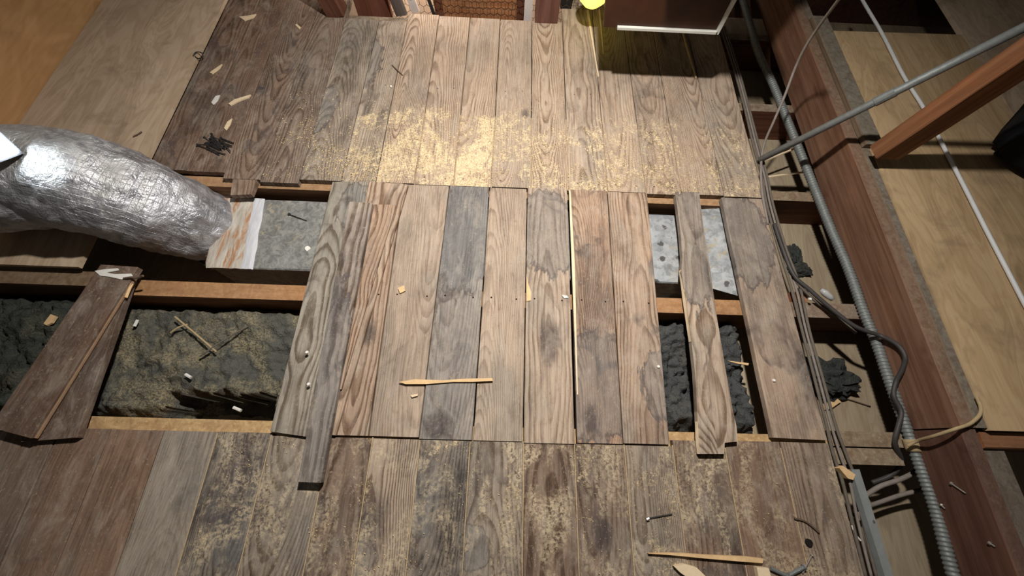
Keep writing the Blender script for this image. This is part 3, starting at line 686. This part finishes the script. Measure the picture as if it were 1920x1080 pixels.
# the dark pair at the left
a_ = loose('loose_board', ((188, 496), (258, 501), (58, 821), (-20, 800)), .042, .042, 'dark brown loose board on top of the pair at the left edge', tint=(.135, .085, .06), grain=.2, stain=.3)
loose('loose_board', ((170, 519), (247, 523), (142, 821), (38, 829)), .021, .021, 'dark brown loose board under the pair at the left edge', tint=(.12, .078, .056), grain=.3, stain=.3)
m = MB(); A, B = P(245, 526, .036), P(62, 821, .036); d = (B-A).normalized(); s2 = Vector((-d.y, d.x, 0))*.006
m.slab([A-s2, A+s2, B+s2, B-s2], .029, .034).build('tongue', 'tongue', a_)
# torn paper and scrap strip on it
pp = MB(); rr = random.Random(3); pts = []
for k, (x, y) in enumerate(((178, 508), (195, 505), (221, 503), (223, 507), (200, 511), (215, 514), (246, 513), (250, 520), (228, 524), (206, 519), (188, 517))): pts.append(P(x, y, .044))
pp.slab([(p.x, p.y) for p in pts], .0425, .0445); o = pp.build('torn_paper', 'paper'); tag(o, 'torn scrap of white paper on the upper dark board', 'paper')
o = MB().tube(smooth_path([P(232, 522, .046), P(246, 520, .047), P(258, 521, .044), P(268, 517, .05)]), .0035, 6).build('twig', 'darkwood'); tag(o, 'short brown twig beside the torn white paper', 'twig')
o = MB().tube(smooth_path([P(236, 558, .028), P(241, 545, .03), P(247, 532, .03)]), .005, 5).build('wood_strip', 'freshwood'); tag(o, 'short orange sliver beside the dark board pair', 'splinter')

# ================================================================== DUCTWORK
dx0, dx1, dz = -.955, .645, -.048
duct = empty('metal_duct', ((dx0+dx1)/2, .65, -.17), 'galvanised rectangular duct running under the boards', 'duct')
m = MB(); y0_, y1_ = .516, .786
prof = [(y0_, -.20), (y0_, dz-.004), (y0_+.004, dz), (y1_-.004, dz), (y1_, dz-.004), (y1_, -.20)]
xs_ = [dx0+(dx1-dx0)*k/24 for k in range(25)]
for k, x in enumerate(xs_):
    for j, (y, z) in enumerate(prof): m.v.append(Vector((x, y+nz(x*3, j, 2)*.004, z+(nz(x*4, y*4, 3)*.004 if j in (2, 3) else 0))))
for k in range(24):
    for j in range(6): m.f.append([k*6+j, k*6+(j+1) % 6, k*6+6+(j+1) % 6, k*6+6+j])
m.f += [list(range(6)), [24*6+j for j in range(6)]]
m.build('duct_body', 'galv', duct)
def band_strip(name, px0, px1, mat, h, w2=0):
    A, B = P(px0[0], 373, dz), P(px1[0], 373, dz); C, D = P(px1[1], 506, dz), P(px0[1], 506, dz)
    m = MB(); n1, n2 = 6, 10
    for i in range(n1+1):
        for j in range(n2+1):
            u, w = i/n1, j/n2; p = A.lerp(B, u).lerp(D.lerp(C, u), w)
            ex = .006*nz(w*5, i, 3) if i in (0, n1) else 0
            m.v.append(Vector((p.x+ex, min(y1_+.003, max(y0_-.003, p.y)), dz+(h*(.6+.6*nz(p.x*40, p.y*14, 1)) if 0 < i < n1 else .0))))
    for i in range(n1):
        for j in range(n2): q = i*(n2+1)+j; m.f.append([q, q+1, q+n2+2, q+n2+1])
    return m.build(name, mat, duct, smooth=True)
band_strip('rusty_mastic', (405, 385), (480, 455), 'mastic', .008)
band_strip('grey_mastic', (474, 450), (497, 474), 'mastic_w', .006)
# bent end sheet of the duct at the right
m = MB(); q = [P(1313, 392, -.045), P(1364, 378, -.03), P(1392, 557, -.03), P(1336, 541, -.045)]
q2 = [p+Vector((0, 0, -.002)) for p in q]; m.v = q+q2; m.f = [[0, 1, 2, 3], [4, 7, 6, 5], [0, 4, 5, 1], [1, 5, 6, 2], [2, 6, 7, 3], [3, 7, 4, 0]]
m.build('end_flange', 'galv', duct)
# nail and white spot lying on it
o = MB().tube([P(543, 402, dz+.004), P(575, 414, dz+.003)], .0018, 6).tube([P(541, 401, dz+.004), P(543.5, 402, dz+.004)], .0045, 8).build('nail', 'nail'); tag(o, 'single dark nail lying on the metal duct', 'nail')
o = MB().tube([P(577, 466, dz+.001), P(577, 466, dz+.004)], .0085, 12).build('white_disc', 'white'); tag(o, 'small round white disc on the metal duct', 'disc')

# flexible foil duct
path = [P(432, 440, -.155), P(395, 428, -.10), P(340, 408, -.015), P(265, 380, .075), P(175, 350, .138), P(90, 335, .158), P(20, 338, .162), P(-45, 342, .162), P(-95, 346, .162)]
rad = [.118, .122, .13, .138, .142, .145, .145, .14, .14]
sp_ = smooth_path(path, 14); N = len(sp_); m = MB(); ns = 72; i0 = 0; uv = []
rr_ = []
for k in range(N):
    f = k/(N-1)*(len(rad)-1); i = min(int(f), len(rad)-2); rr_.append(rad[i]+(rad[i+1]-rad[i])*(f-i))
m.tube(sp_, rr_, ns, False)
for k in range(N):
    for j in range(ns):
        v = m.v[k*ns+j]; c = sp_[k]; d = (v-c).normalized()
        w = .5*abs(nz(v.x*9, v.y*9, v.z*9))+.35*nz(v.x*20, v.y*20, v.z*20)+.2*nz(v.x*48, v.y*48, v.z*48)
        m.v[k*ns+j] = v+d*(w*.024-.004)
foil = empty('foil_duct', (P(200, 360, 0).x, P(200, 360, 0).y, 0), 'crinkled silver foil flexible duct joining the metal duct at the left', 'duct')
fo = m.build('foil_sleeve', 'foil', foil, smooth=True)
ul = fo.data.uv_layers.new(name='UVMap')
for poly in fo.data.polygons:
    vi = list(poly.vertices); js = [i % ns for i in vi]; wrap = max(js)-min(js) > ns//2
    for li, i in zip(poly.loop_indices, vi):
        j = i % ns; jj = j+ns if (wrap and j < ns//2) else j
        ul.data[li].uv = (jj/ns, (i//ns)/(N-1)*2.4)
# torn foil collar at the neck
m = MB(); cpts = sp_[3:13]; m.tube(cpts, [rr_[3+i]+.006+.012*(1-i/9) for i in range(10)], 48, False)
for i, v in enumerate(m.v):
    k = i//48; c = cpts[k]; d = (v-c).normalized(); m.v[i] = v+d*(.012*nz(v.x*30, v.y*30, v.z*30)) + (Vector((.016*nz(i*.9, 1, 1), 0, 0)) if k == 0 else Vector())
m.build('torn_collar', 'mastic_w', foil, smooth=True)

# LED work light at the left edge, shining over the foil
lc = P(-14, 266, .345); nrm = Vector((.72, -.30, .28)).normalized()
wk = empty('work_light', lc-Vector((0, 0, .05)), 'lit white LED work light at the left edge above the foil duct', 'work light')
ux = Vector((.22, .82, -.30)); ux = (ux-nrm*ux.dot(nrm)).normalized(); uy = nrm.cross(ux)
rot = Matrix((ux, uy, nrm)).transposed()
MB().box(lc, (.042, .072, .004), rot).build('led_panel', 'led', wk)
MB().box(lc-nrm*.016, (.054, .086, .026), rot).build('housing', 'lamp_body', wk)
MB().tube(smooth_path([lc-nrm*.03+uy*.03, lc-nrm*.035+Vector((0, 0, .06)), lc-nrm*.03+Vector((-.02, 0, .10))], 5), .004, 8).build('hook', 'lamp_body', wk)
MB().tube([lc-nrm*.03+Vector((-.02, 0, .10)), lc-nrm*.03+Vector((-.06, 0, .95))], .004, 8).build('cord', 'lamp_body', wk)

# ================================================================== INSULATION
def insulation(label, x0, x1, y0, y1, z0, amp, tint, dust, seed, hole=None, res=.008):
    nx, ny = int((x1-x0)/res), int((y1-y0)/res); m = MB(); keep = {}
    for i in range(nx+1):
        for j in range(ny+1):
            x = x0+(x1-x0)*i/nx; y = y0+(y1-y0)*j/ny
            h = amp*(nz(x*7+seed, y*7, 0)+.6*nz(x*17+seed, y*17, 3)+.55*nz(x*38, y*38, seed)+.5*nz(x*80, y*80, seed))
            h += amp*.9*max(0, abs(nz(x*12+seed, y*12, 9))-.1)
            e = min(i, nx-i, j, ny-j)*res; drop = -max(0, .025-e)*1.6
            z = z0+h+drop
            if hole:
                hv = hole(x, y)
                if hv > 0: z -= min(.16, hv)
            m.v.append(Vector((x+.004*nz(x*60, y*60, 5), y+.004*nz(x*60, y*60, 8), z)))
    for i in range(nx):
        for j in range(ny): q = i*(ny+1)+j; m.f.append([q, q+ny+1, q+ny+2, q+1])
    # skirt down to the ceiling below
    rim = [i*(ny+1) for i in range(nx+1)]+[nx*(ny+1)+j for j in range(1, ny+1)]+[i*(ny+1)+ny for i in range(nx-1, -1, -1)]+[j for j in range(ny-1, 0, -1)]
    k0 = len(m.v)
    for r_ in rim: v = m.v[r_]; m.v.append(Vector((v.x, v.y, -.2)))
    for k in range(len(rim)): m.f.append([rim[k], rim[(k+1) % len(rim)], k0+(k+1) % len(rim), k0+k])
    o = m.build('insulation_batt', 'insul', smooth=True); o['tint'] = [*tint, 1.0]; o['dust'] = float(dust)
    return tag(o, label, 'insulation')
def hole_l(x, y):
    dxm = max(0, abs(x+.80)-.145)/.04; dy = (y-.125+.012*nz(x*22, 3, 1))/.03
    return (1-max(dxm, dy))*.12 if max(dxm, dy) < 1 else 0
def hole_l2(x, y):
    # slot left open along the near joist
    return .16 if (-1.0 < x < -.66 and y < .125+.015*nz(x*25, 2, 2)+.02*max(0, (x+.80)/.14 if x > -.80 else 0)*0 and x > -.985+.02*nz(y*40, 1, 1)) else 0
insulation('dark grey lumpy insulation dusted with sawdust in the open left bay', -1.235, -.56, .055, .398, -.085, .02, (.095, .095, .083), .7, 2.0, hole_l2, .006)
insulation('black crumbly insulation in the open right bay', .40, .775, .055, .398, -.085, .034, (.072, .075, .076), .12, 7.0, None, .005)
insulation('dark green-grey insulation beyond the dark board pair at the left edge', -1.95, -1.25, .055, .42, -.10, .03, (.05, .055, .048), .15, 12.0)
def clump(label, x, y, z, r, seed, sq=(1, 1, .55), tint=(.045, .048, .046)):
    bm = bmesh.new(); bmesh.ops.create_icosphere(bm, subdivisions=4, radius=1)
    for v in bm.verts:
        d = v.co.normalized(); k = 1+.45*nz(d.x*2+seed, d.y*2, d.z*2)+.3*nz(d.x*5+seed, d.y*5, d.z*5)+.2*nz(d.x*11+seed, d.y*11, d.z*11)
        v.co = Vector((d.x*sq[0], d.y*sq[1], max(d.z*sq[2], -.3)))*k*r
    me = bpy.data.meshes.new('insulation_clump'); bm.to_mesh(me); bm.free(); me.materials.append(M['insul'])
    o = bpy.data.objects.new('insulation_clump', me); COL.objects.link(o); o.location = (x, y, z); o['tint'] = [*tint, 1.0]; o['dust'] = .1
    return tag(o, label, 'insulation')
ZC = -.169
for (px, py, r, sd, sq, lab) in ((1487, 478, .036, 1, (.8, 1.1, .5), 'upper dark insulation tuft in the bay right of the floor'), (1500, 505, .034, 5, (1.2, .8, .5), 'lower dark insulation tuft in the bay right of the floor'),
                                 (1545, 708, .075, 9, (1.1, .8, .45), 'large grey-green insulation clump beside the loose right board'), (1505, 550, .022, 13, (1, .9, .6), 'small dark insulation tuft by the middle joist')):
    p = P(px, py, ZC+.01); clump(lab, p.x, p.y, ZC+r*.25, r, sd*3.1, sq)
# dirt, twigs and specks on the left insulation
for a, b, lab in (((328, 594), (406, 660), 'long brown twig on the left insulation'), ((320, 624), (352, 608), 'short brown twig touching the long twig'), ((375, 668), (465, 612), 'thin dark twig crossing the left insulation')):
    A, B = P(*a, -.062), P(*b, -.062)
    o = MB().tube(smooth_path([A, A.lerp(B, .5)+Vector((0, .002, .004)), B], 4), .0028, 6).build('twig', 'cord' if 'dark' not in lab else 'oldwire'); tag(o, lab, 'twig')
for a, b, lab in (((252, 612), (258, 600), 'white stub at the left rim of the open bay'), ((348, 702), (358, 708), 'white chip in the middle of the left insulation'), ((438, 764), (452, 770), 'pale lump at the dark slot of the left insulation')):
    A, B = P(*a, -.06), P(*b, -.06); o = MB().tube([A, B], .0045, 7).build('white_chip', 'paper'); tag(o, lab, 'chip')
o = MB().slab([P(85, 607, -.07), P(98, 590, -.07), P(108, 594, -.07), P(100, 606, -.07), P(90, 611, -.07)], -.072, -.065).build('pink_scrap', 'freshwood'); tag(o, 'pinkish scrap on the insulation at the far left', 'scrap')

# ================================================================== CABLES AND CONDUITS
def cable(name, pts, r, mat, label, cat='cable', n=8, sub=8):
    o = MB().tube(smooth_path(pts, sub), r, n).build(name, mat, smooth=True); return tag(o, label, cat)
# corrugated flexible conduit over the joists
cp = [(1385, -30), (1393, 0), (1410, 60), (1422, 100), (1450, 160), (1480, 235), (1510, 310), (1530, 360), (1557, 427), (1590, 503), (1620, 587), (1643, 643), (1668, 716), (1700, 803), (1727, 880), (1753, 953), (1780, 1053), (1800, 1120)]
pts = smooth_path([P(x, y, -.005) for x, y in cp], 10)
L = [0]
for a, b in zip(pts, pts[1:]): L.append(L[-1]+(b-a).length)
def at_len(s):
    for i in range(len(L)-1):
        if L[i+1] >= s: return pts[i].lerp(pts[i+1], (s-L[i])/max(1e-9, L[i+1]-L[i]))
    return pts[-1]
step = .0026; K = int(L[-1]/step); dense = [at_len(k*step) for k in range(K+1)]
o = MB().tube(dense, [.0135+.0016*math.sin(k*PI/2) for k in range(K+1)], 12).build('corrugated_conduit', 'steel', smooth=True)
tag(o, 'ribbed grey flexible conduit running along the joists left of the beam', 'conduit')
ca, cb = P(1424, 300, .012), PY(1990, 16, .95)
o = MB().tube([ca, ca.lerp(cb, .5), cb], .0115, 12).build('steel_conduit', 'steel', smooth=True); tag(o, 'straight grey conduit rising diagonally over the plywood', 'conduit')
o = MB().tube([ca.lerp(cb, .50), ca.lerp(cb, .57)], .0135, 12).build('coupling', 'steel'); o.parent = bpy.data.objects[tag(o, None).name].parent
sc_ = [x for x in COL.objects if x.name == 'steel_conduit'][0]
mwc = o.matrix_basis.copy(); o.parent = sc_; o.matrix_basis = parent_mw(sc_).inverted() @ mwc
wp_ = [((1578, -8), .5), ((1572, 0), .48), ((1535, 50), .38), ((1510, 88), .31), ((1490, 130), .24), ((1472, 178), .18), ((1452, 225), .12), ((1433, 270), .05), ((1427, 310), .012), ((1429, 360), .006), ((1440, 420), .006)]
cable('thin_wire', [P(*p, z) for p, z in wp_], .0042, 'greywire', 'thin grey wire hanging from the roof past the conduit', sub=6)
cable('white_cable', [P(x, y, ZB+.008) for x, y in ((1606, -25), (1617, 0), (1655, 65), (1693, 140), (1732, 203), (1763, 263), (1813, 360), (1847, 427), (1885, 500), (1920, 567), (1960, 640))], .0058, 'whitewire', 'white cable lying across the bare plywood')
cable('black_cable', [P(1452, 420, .004), P(1466, 462, .006), P(1488, 515, .008), P(1520, 545, .012), P(1560, 580, .016), P(1600, 610, .022), P(1628, 622, .026), PX(1652, 630, 1.13), PX(1682, 646, 1.138), PX(1697, 668, 1.14), PX(1692, 692, 1.138), PX(1680, 716, 1.13), P(1676, 742, .02), P(1690, 772, .018), P(1684, 800, .014), P(1678, 830, .0), P(1690, 865, -.03), P(1672, 890, -.06), P(1635, 905, -.08)], .0062, 'blackwire', 'thick black cable looping over the ribbed conduit')
cable('black_cable', [P(1466, 470, .0), P(1494, 528, .001), P(1530, 565, -.004), P(1565, 590, -.008), P(1605, 625, -.012)], .0045, 'oldwire', 'thinner dark wire under the thick black cable')
for dx_, lab, mt, r_ in ((0, 'inner cloth wire along the right edge of the floor boards', 'oldwire', .0045), (9, 'middle cloth wire along the right edge of the floor boards', 'greywire', .0038), (17, 'outer cloth wire along the right edge of the floor boards', 'oldwire', .0042)):
    cable('cloth_wire', [P(x+dx_*w, y, z) for x, y, z, w in ((1350, 50, -.004, .5), (1376, 130, -.004, .5), (1394, 195, -.004, .5), (1412, 270, -.004, .6), (1428, 330, -.004, .6), (1438, 385, -.006, .7), (1460, 465, -.008, .8), (1482, 535, -.006, 1), (1504, 620, -.008, .8), (1526, 705, -.006, .9), (1549, 795, -.006, 1), (1562, 850, -.008, 1.4), (1580, 905, -.012, 1.5), (1598, 980, -.02, 1.2), (1624, 1085, -.02, 1.2))], r_, mt, lab, 'wire', 6, 6)
cable('tan_cord', [P(1702, 836, .016), P(1722, 826, .04), P(1750, 818, .09), P(1792, 804, .138), P(1818, 795, .139), P(1836, 779, .139), P(1839, 764, .139), P(1831, 744, .137)], .0042, 'cord', 'tan cord tied round the ribbed conduit and over the beam', 'cord')
o = MB().tube([at_len(s) for s in [x*.002 + 0 for x in range(0, 2)]], .02, 8)
# cord wraps on the conduit
kk = min(range(len(dense)), key=lambda k: (dense[k]-P(1706, 833, -.005)).length)
for q_, lab in ((0, 'upper wrap of tan cord round the ribbed conduit'),):
    o = MB().tube(dense[kk-5:kk+8:3], .0185, 12).build('cord_wrap', 'cord', smooth=True); tag(o, 'wrap of tan cord knotted round the ribbed conduit', 'cord')
# light sticks in the third bay
for a, b, lab in (((1430, 303), (1496, 276), 'pale stick pointing up to the conduit in the far right bay'), ((1432, 333), (1512, 322), 'pale stick lying level in the far right bay')):
    o = MB().tube([P(*a, -.06), P(*b, -.05)], .0042, 6).build('stick', 'palewood'); tag(o, lab, 'stick')
# loops of cable in the near right bay
cable('grey_cable', [P(1622, 930, -.09), P(1650, 912, -.07), P(1690, 898, -.06), P(1722, 880, -.07), P(1730, 860, -.09)], .0065, 'greywire', 'grey cable curving under the joist in the near right bay')
cable('grey_cable', [P(1590, 960, -.06), P(1640, 945, -.10), P(1690, 928, -.10), P(1735, 918, -.09), P(1775, 915, -.09)], .006, 'greywire', 'lower grey cable crossing the near right bay')
cable('grey_cable', [P(1604, 905, -.03), P(1612, 930, -.06), P(1602, 960, -.08), P(1590, 985, -.1), P(1600, 1020, -.1)], .006, 'oldwire', 'dark cable loop between the floor edge and the steel angle')
cable('bare_wire', [P(1597, 985, -.02), P(1604, 1002, -.02), P(1614, 1014, -.02)], .0022, 'paper', 'short pale bent wire beside the steel angle', 'wire')
# plastic wire connector on the middle joist
cn = MB(); A, B = P(1539, 543, -.008), P(1562, 562, -.008); cn.tube([A, A.lerp(B, .3), A.lerp(B, .7), B], [.006, .0105, .0095, .0065], 12); o = cn.build('wire_connector', 'connector', smooth=True); tag(o, 'translucent plastic wire connector on the middle joist', 'connector')
# steel angle strip
A, B = P(1604, 880, .003), P(1672, 1095, .003); d = (B-A).normalized(); sx = Vector((-d.y, d.x, 0)).normalized()
if sx.x < 0: sx = -sx
mw = Matrix.Translation((A+B)/2) @ Matrix((sx, d, Vector((0, 0, 1)) if True else 0)).transposed().to_4x4()
an = MB(); Lh = (B-A).length/2
for y in (-Lh, Lh):
    for x, z in ((-.011, -.0), (.011, 0), (.011, -.0015), (-.0095, -.0015), (-.0095, -.018), (-.011, -.018)): an.v.append(mw @ Vector((x, y, z)))
an.f = [[j, (j+1) % 6, 6+(j+1) % 6, 6+j] for j in range(6)]+[list(range(6)), [6+j for j in range(6)]]
ao = an.build('steel_angle', 'steel_l', mw=mw); tag(ao, 'grey steel angle strip bridging the near right bay', 'angle')
o = MB().tube([P(1638, 978, .0025), P(1638, 978, .0042)], .0035, 8).build('rivet', 'nail', ao)
# two screws / staples on the dark beam
for a, b, lab in (((1786, 908), (1811, 925), 'bright bent nail on the dark beam end'), ((1767, 949), (1772, 954), 'bright staple beside the ribbed conduit on the dark beam'), ((1858, 1020), (1866, 1025), 'bright nail near the lower right end of the dark beam')):
    A, B = PY(*a, 0), PY(*b, 0)
    def onbeam(px, py):
        d = R @ Vector(((px-960)/F, -(py-540)/F, -1)); t = 1.143/d.x; return Vector((0, 0, H))+d*t
    A, B = onbeam(*a), onbeam(*b); o = MB().tube([A, B], .0018, 6).tube([A, A+(A-B).normalized()*.004], .0042, 7).build('bright_nail', 'shinynail'); tag(o, lab, 'nail')

# black bag at the right edge
bm = bmesh.new(); bmesh.ops.create_cube(bm, size=1); bmesh.ops.bevel(bm, geom=bm.edges[:], offset=.12, segments=3, affect='EDGES'); bmesh.ops.subdivide_edges(bm, edges=bm.edges[:], cuts=2, use_grid_fill=True)
for v in bm.verts:
    v.co = Vector((v.co.x*.36, v.co.y*.26, v.co.z*.2)); v.co += v.co.normalized()*.012*nz(v.co.x*14, v.co.y*14, v.co.z*14)
me = bpy.data.meshes.new('black_bag'); bm.to_mesh(me); bm.free(); me.materials.append(M['blackcloth'])
bg = empty('black_bag', (1.86, .86, ZB+.002), 'black cloth bag on the plywood at the right edge', 'bag'); bg.rotation_euler = (0, 0, .75); bg.matrix_basis = Matrix.Translation((1.80, .975, ZB+.002)) @ Matrix.Rotation(.75, 4, 'Z')
bo = bpy.data.objects.new('bag_body', me); COL.objects.link(bo); bo.parent = bg; bo.location = (0, 0, .105)
for p in me.polygons: p.use_smooth = True
h_ = MB().tube(smooth_path([(-.1, 0, .19), (-.08, 0, .25), (0, 0, .275), (.08, 0, .25), (.1, 0, .19)]), .008, 6).build('carry_strap', 'blackcloth', origin=(0, 0, 0)); h_.parent = bg

# ================================================================== DEBRIS ON THE BOARDS
def splinter(pxs, z0, z1, mat, label, name='splinter', cat='splinter', group=None):
    m = MB(); m.slab([P(x, y, z1) for x, y in pxs], z0, z1); o = m.build(name, mat); return tag(o, label, cat, group)
splinter([(748, 716), (778, 711), (830, 713), (870, 710), (923, 709), (924, 714), (885, 716), (850, 716), (800, 720), (760, 720)], .006, .011, 'freshwood', 'long split wood splinter across the middle boards')
splinter([(1216, 1038), (1260, 1037), (1330, 1041), (1400, 1044), (1432, 1048), (1430, 1056), (1390, 1053), (1320, 1047), (1260, 1041)], .002, .011, 'freshwood', 'long pointed splinter at the bottom right of the floor')
splinter([(1264, 1062), (1284, 1058), (1306, 1064), (1325, 1082), (1300, 1090), (1276, 1074)], .001, .013, 'palewood', 'chunky pale wood chip below the long pointed splinter', 'wood_chip', 'chip')
splinter([(1419, 1064), (1442, 1066), (1448, 1092), (1424, 1092)], .001, .015, 'palewood', 'square pale offcut at the bottom edge of the floor', 'wood_chip', 'chip')
splinter([(1548, 757), (1570, 747), (1577, 753), (1560, 765), (1550, 768)], ZC, ZC+.012, 'freshwood', 'orange wood chip in the bay beside the floor', 'wood_chip', 'chip')
splinter([(1574, 878), (1580, 873), (1604, 890), (1600, 900), (1590, 897)], -.012, .006, 'freshwood', 'orange wood chip at the top of the steel angle', 'wood_chip', 'chip')
splinter([(428, 194), (440, 186), (470, 177), (466, 182), (445, 190), (432, 197)], .002, .007, 'palewood', 'longest pale splinter on the dark far boards')
splinter([(448, 31), (466, 29), (480, 26), (474, 33), (458, 38)], .002, .006, 'palewood', 'pale flat chip at the far left of the boards', 'wood_chip', 'chip')
splinter([(393, 136), (405, 127), (416, 120), (412, 127), (398, 138)], .002, .006, 'palewood', 'short pale splinter near the plywood edge')
splinter([(553, 46), (557, 45), (564, 51), (561, 54)], .002, .005, 'palewood', 'tiny pale sliver near the leaning stud')
splinter([(420, 240), (426, 228), (435, 222), (432, 232), (424, 244)], .002, .005, 'palewood', 'curled pale shaving above the nail pile')
splinter([(396, 192), (404, 180), (412, 178), (408, 188), (400, 196)], .002, .005, 'paper', 'white flake left of the longest pale splinter', 'flake', 'flake')
splinter([(770, 741), (784, 738), (783, 742), (772, 745)], .004, .007, 'palewood', 'tiny pale chip below the long middle splinter', 'wood_chip', 'chip')
splinter([(1053, 553), (1063, 554), (1066, 558), (1058, 559)], .004, .007, 'paper', 'white flake on the board beside the split edge', 'flake', 'flake')
splinter([(746, 540), (757, 535), (760, 545), (750, 550)], .003, .006, 'freshwood', 'small round brown flake on the middle boards', 'flake', 'flake')
splinter([(1363, 676), (1380, 678), (1404, 681), (1403, 685), (1380, 681)], -.06, -.055, 'freshwood', 'orange stick lying on the black insulation', 'stick', 'stick')
for px, py, lab in ((733, 161, 'white speck on the far boards below the grey stake'), (575, 660, 'white round speck on the grey loose board'), (578, 720, 'lower white speck on the grey loose board'), (1452, 713, 'white speck on the wide right loose board'), (1235, 687, 'white blob at the right edge of the middle boards'), (257, 210, 'white speck on the left plywood sheet'), (1520, 560, 'small pale crumb by the wire connector')):
    zz = .03 if 'grey loose' in lab else .008
    p = P(px, py, zz); o = MB().tube([p-Vector((0, 0, .004)), p], [.0045, .0038], 8).build('white_speck', 'white'); tag(o, lab, 'speck')
# nails
def nail(a, b, z, mat, label, group=None, r=.0016, head='a'):
    A, B = P(*a, z), P(*b, z); d = (B-A).normalized()
    m = MB().tube([A, B], r, 6).tube([A, A-d*.0015], r*2.6, 8)
    o = m.build('nail', mat); return tag(o, label, 'nail', group)
nail((1216, 972), (1260, 964), .004, 'nail', 'steel nail lying on the near boards with a bright head')
o = MB().tube([P(1212, 974, .005), P(1217, 972, .005)], .004, 8).build('bright_nail_head', 'shinynail', [x for x in COL.objects if x.get('label', '').startswith('steel nail lying')][0])
nail((1522, 1042), (1505, 1075), .004, 'shinynail', 'thin bright nail at the lower right floor corner')
for a, b, lab in (((1480, 1078), (1506, 1064), 'fat dark bolt at the bottom edge of the floor'), ((1445, 1066), (1476, 1080), 'dark bent spike at the bottom edge of the floor')):
    o = MB().tube([P(*a, .006), P(*b, .006)], .0045, 8).tube([P(*b, .006), P(*b, .006)+(P(*b)-P(*a)).normalized()*.004], .007, 8).build('bolt', 'steel'); tag(o, lab, 'bolt')
cable('bent_twig', [P(1490, 972, .004), P(1508, 977, .004), P(1524, 988, .004), P(1536, 999, .004)], .0026, 'darkwood', 'curved brown twig on the near right boards', 'twig', 6, 5)
cable('bent_twig', [P(735, 122, .004), P(744, 131, .005), P(755, 141, .004)], .0022, 'darkwood', 'dark twig across a far board seam', 'twig', 6, 4)
cable('wire_curl', [P(362, 105, .014), P(368, 98, .02), P(378, 99, .024), P(380, 106, .02), P(372, 110, .014), P(366, 106, .014)], .0022, 'nail', 'small dark wire curl at the plywood edge', 'wire', 6, 5)
cable('bent_twig', [P(1575, 745, ZC+.004), P(1595, 750, ZC+.004), P(1632, 762, ZC+.004)], .0022, 'darkwood', 'dark twig on the ceiling back beside the orange chip', 'twig', 6, 4)
cable('bent_twig', [P(250, 256, .016), P(258, 252, .017), P(266, 247, .016)], .0022, 'darkwood', 'dark twig on the left plywood sheet', 'twig', 6, 4)
rn = random.Random(5)
for k in range(26):
    cx, cy = rn.gauss(404, 9), rn.gauss(272, 6); an_ = rn.gauss(.55, .25); l = 13
    a = (cx-l*math.cos(an_), cy-l*math.sin(an_)*.8); b = (cx+l*math.cos(an_), cy+l*math.sin(an_)*.8)
    nail(a, b, .003+.0022*(k//5), 'nail', 'dark steel nail in the small heap on the left far boards', 'nails heaped on the far boards', r=.0019)
for k, (px, py) in enumerate(((146, 67 ), )): pass

# sawdust flakes swept over the far boards (loose, uncountable)
fl = MB(); rf = random.Random(8); cnt = 0
while cnt < 5200:
    x = rf.uniform(-.85, .88); y = .842+abs(rf.gauss(0, .17))
    if y > 1.28: continue
    d = nz(x*5, y*6, 2)+.6*nz(x*14, y*14, 5)
    if d < rf.uniform(-.35, .45): continue
    a = rf.uniform(0, PI); l = rf.uniform(.0012, .0038); w = rf.uniform(.0005, .0011); z = .003+rf.uniform(0, .0012)
    dx_, dy_ = math.cos(a), math.sin(a); i = len(fl.v)
    fl.v += [Vector((x-dx_*l, y-dy_*l, z)), Vector((x+dy_*w, y-dx_*w, z-.0004)), Vector((x+dx_*l, y+dy_*l, z+.0006)), Vector((x-dy_*w, y+dx_*w, z+.0008))]
    fl.f += [[i, i+1, i+2], [i, i+2, i+3], [i, i+3, i+1], [i+1, i+3, i+2]]; cnt += 1
for _ in range(900):
    x = rf.uniform(-.7, .9); y = rf.uniform(-.33, .0)
    if nz(x*6, y*6, 9) < .05: continue
    a = rf.uniform(0, PI); l = rf.uniform(.001, .003); w = .0007; z = .003; dx_, dy_ = math.cos(a), math.sin(a); i = len(fl.v)
    fl.v += [Vector((x-dx_*l, y-dy_*l, z)), Vector((x+dy_*w, y-dx_*w, z-.0004)), Vector((x+dx_*l, y+dy_*l, z+.0005)), Vector((x-dy_*w, y+dx_*w, z+.0006))]
    fl.f += [[i, i+1, i+2], [i, i+2, i+3], [i, i+3, i+1], [i+1, i+3, i+2]]
tag(fl.build('sawdust', 'flake', origin=(0, .9, 0)), 'yellow sawdust flakes scattered over the far boards', 'sawdust', None, 'stuff')
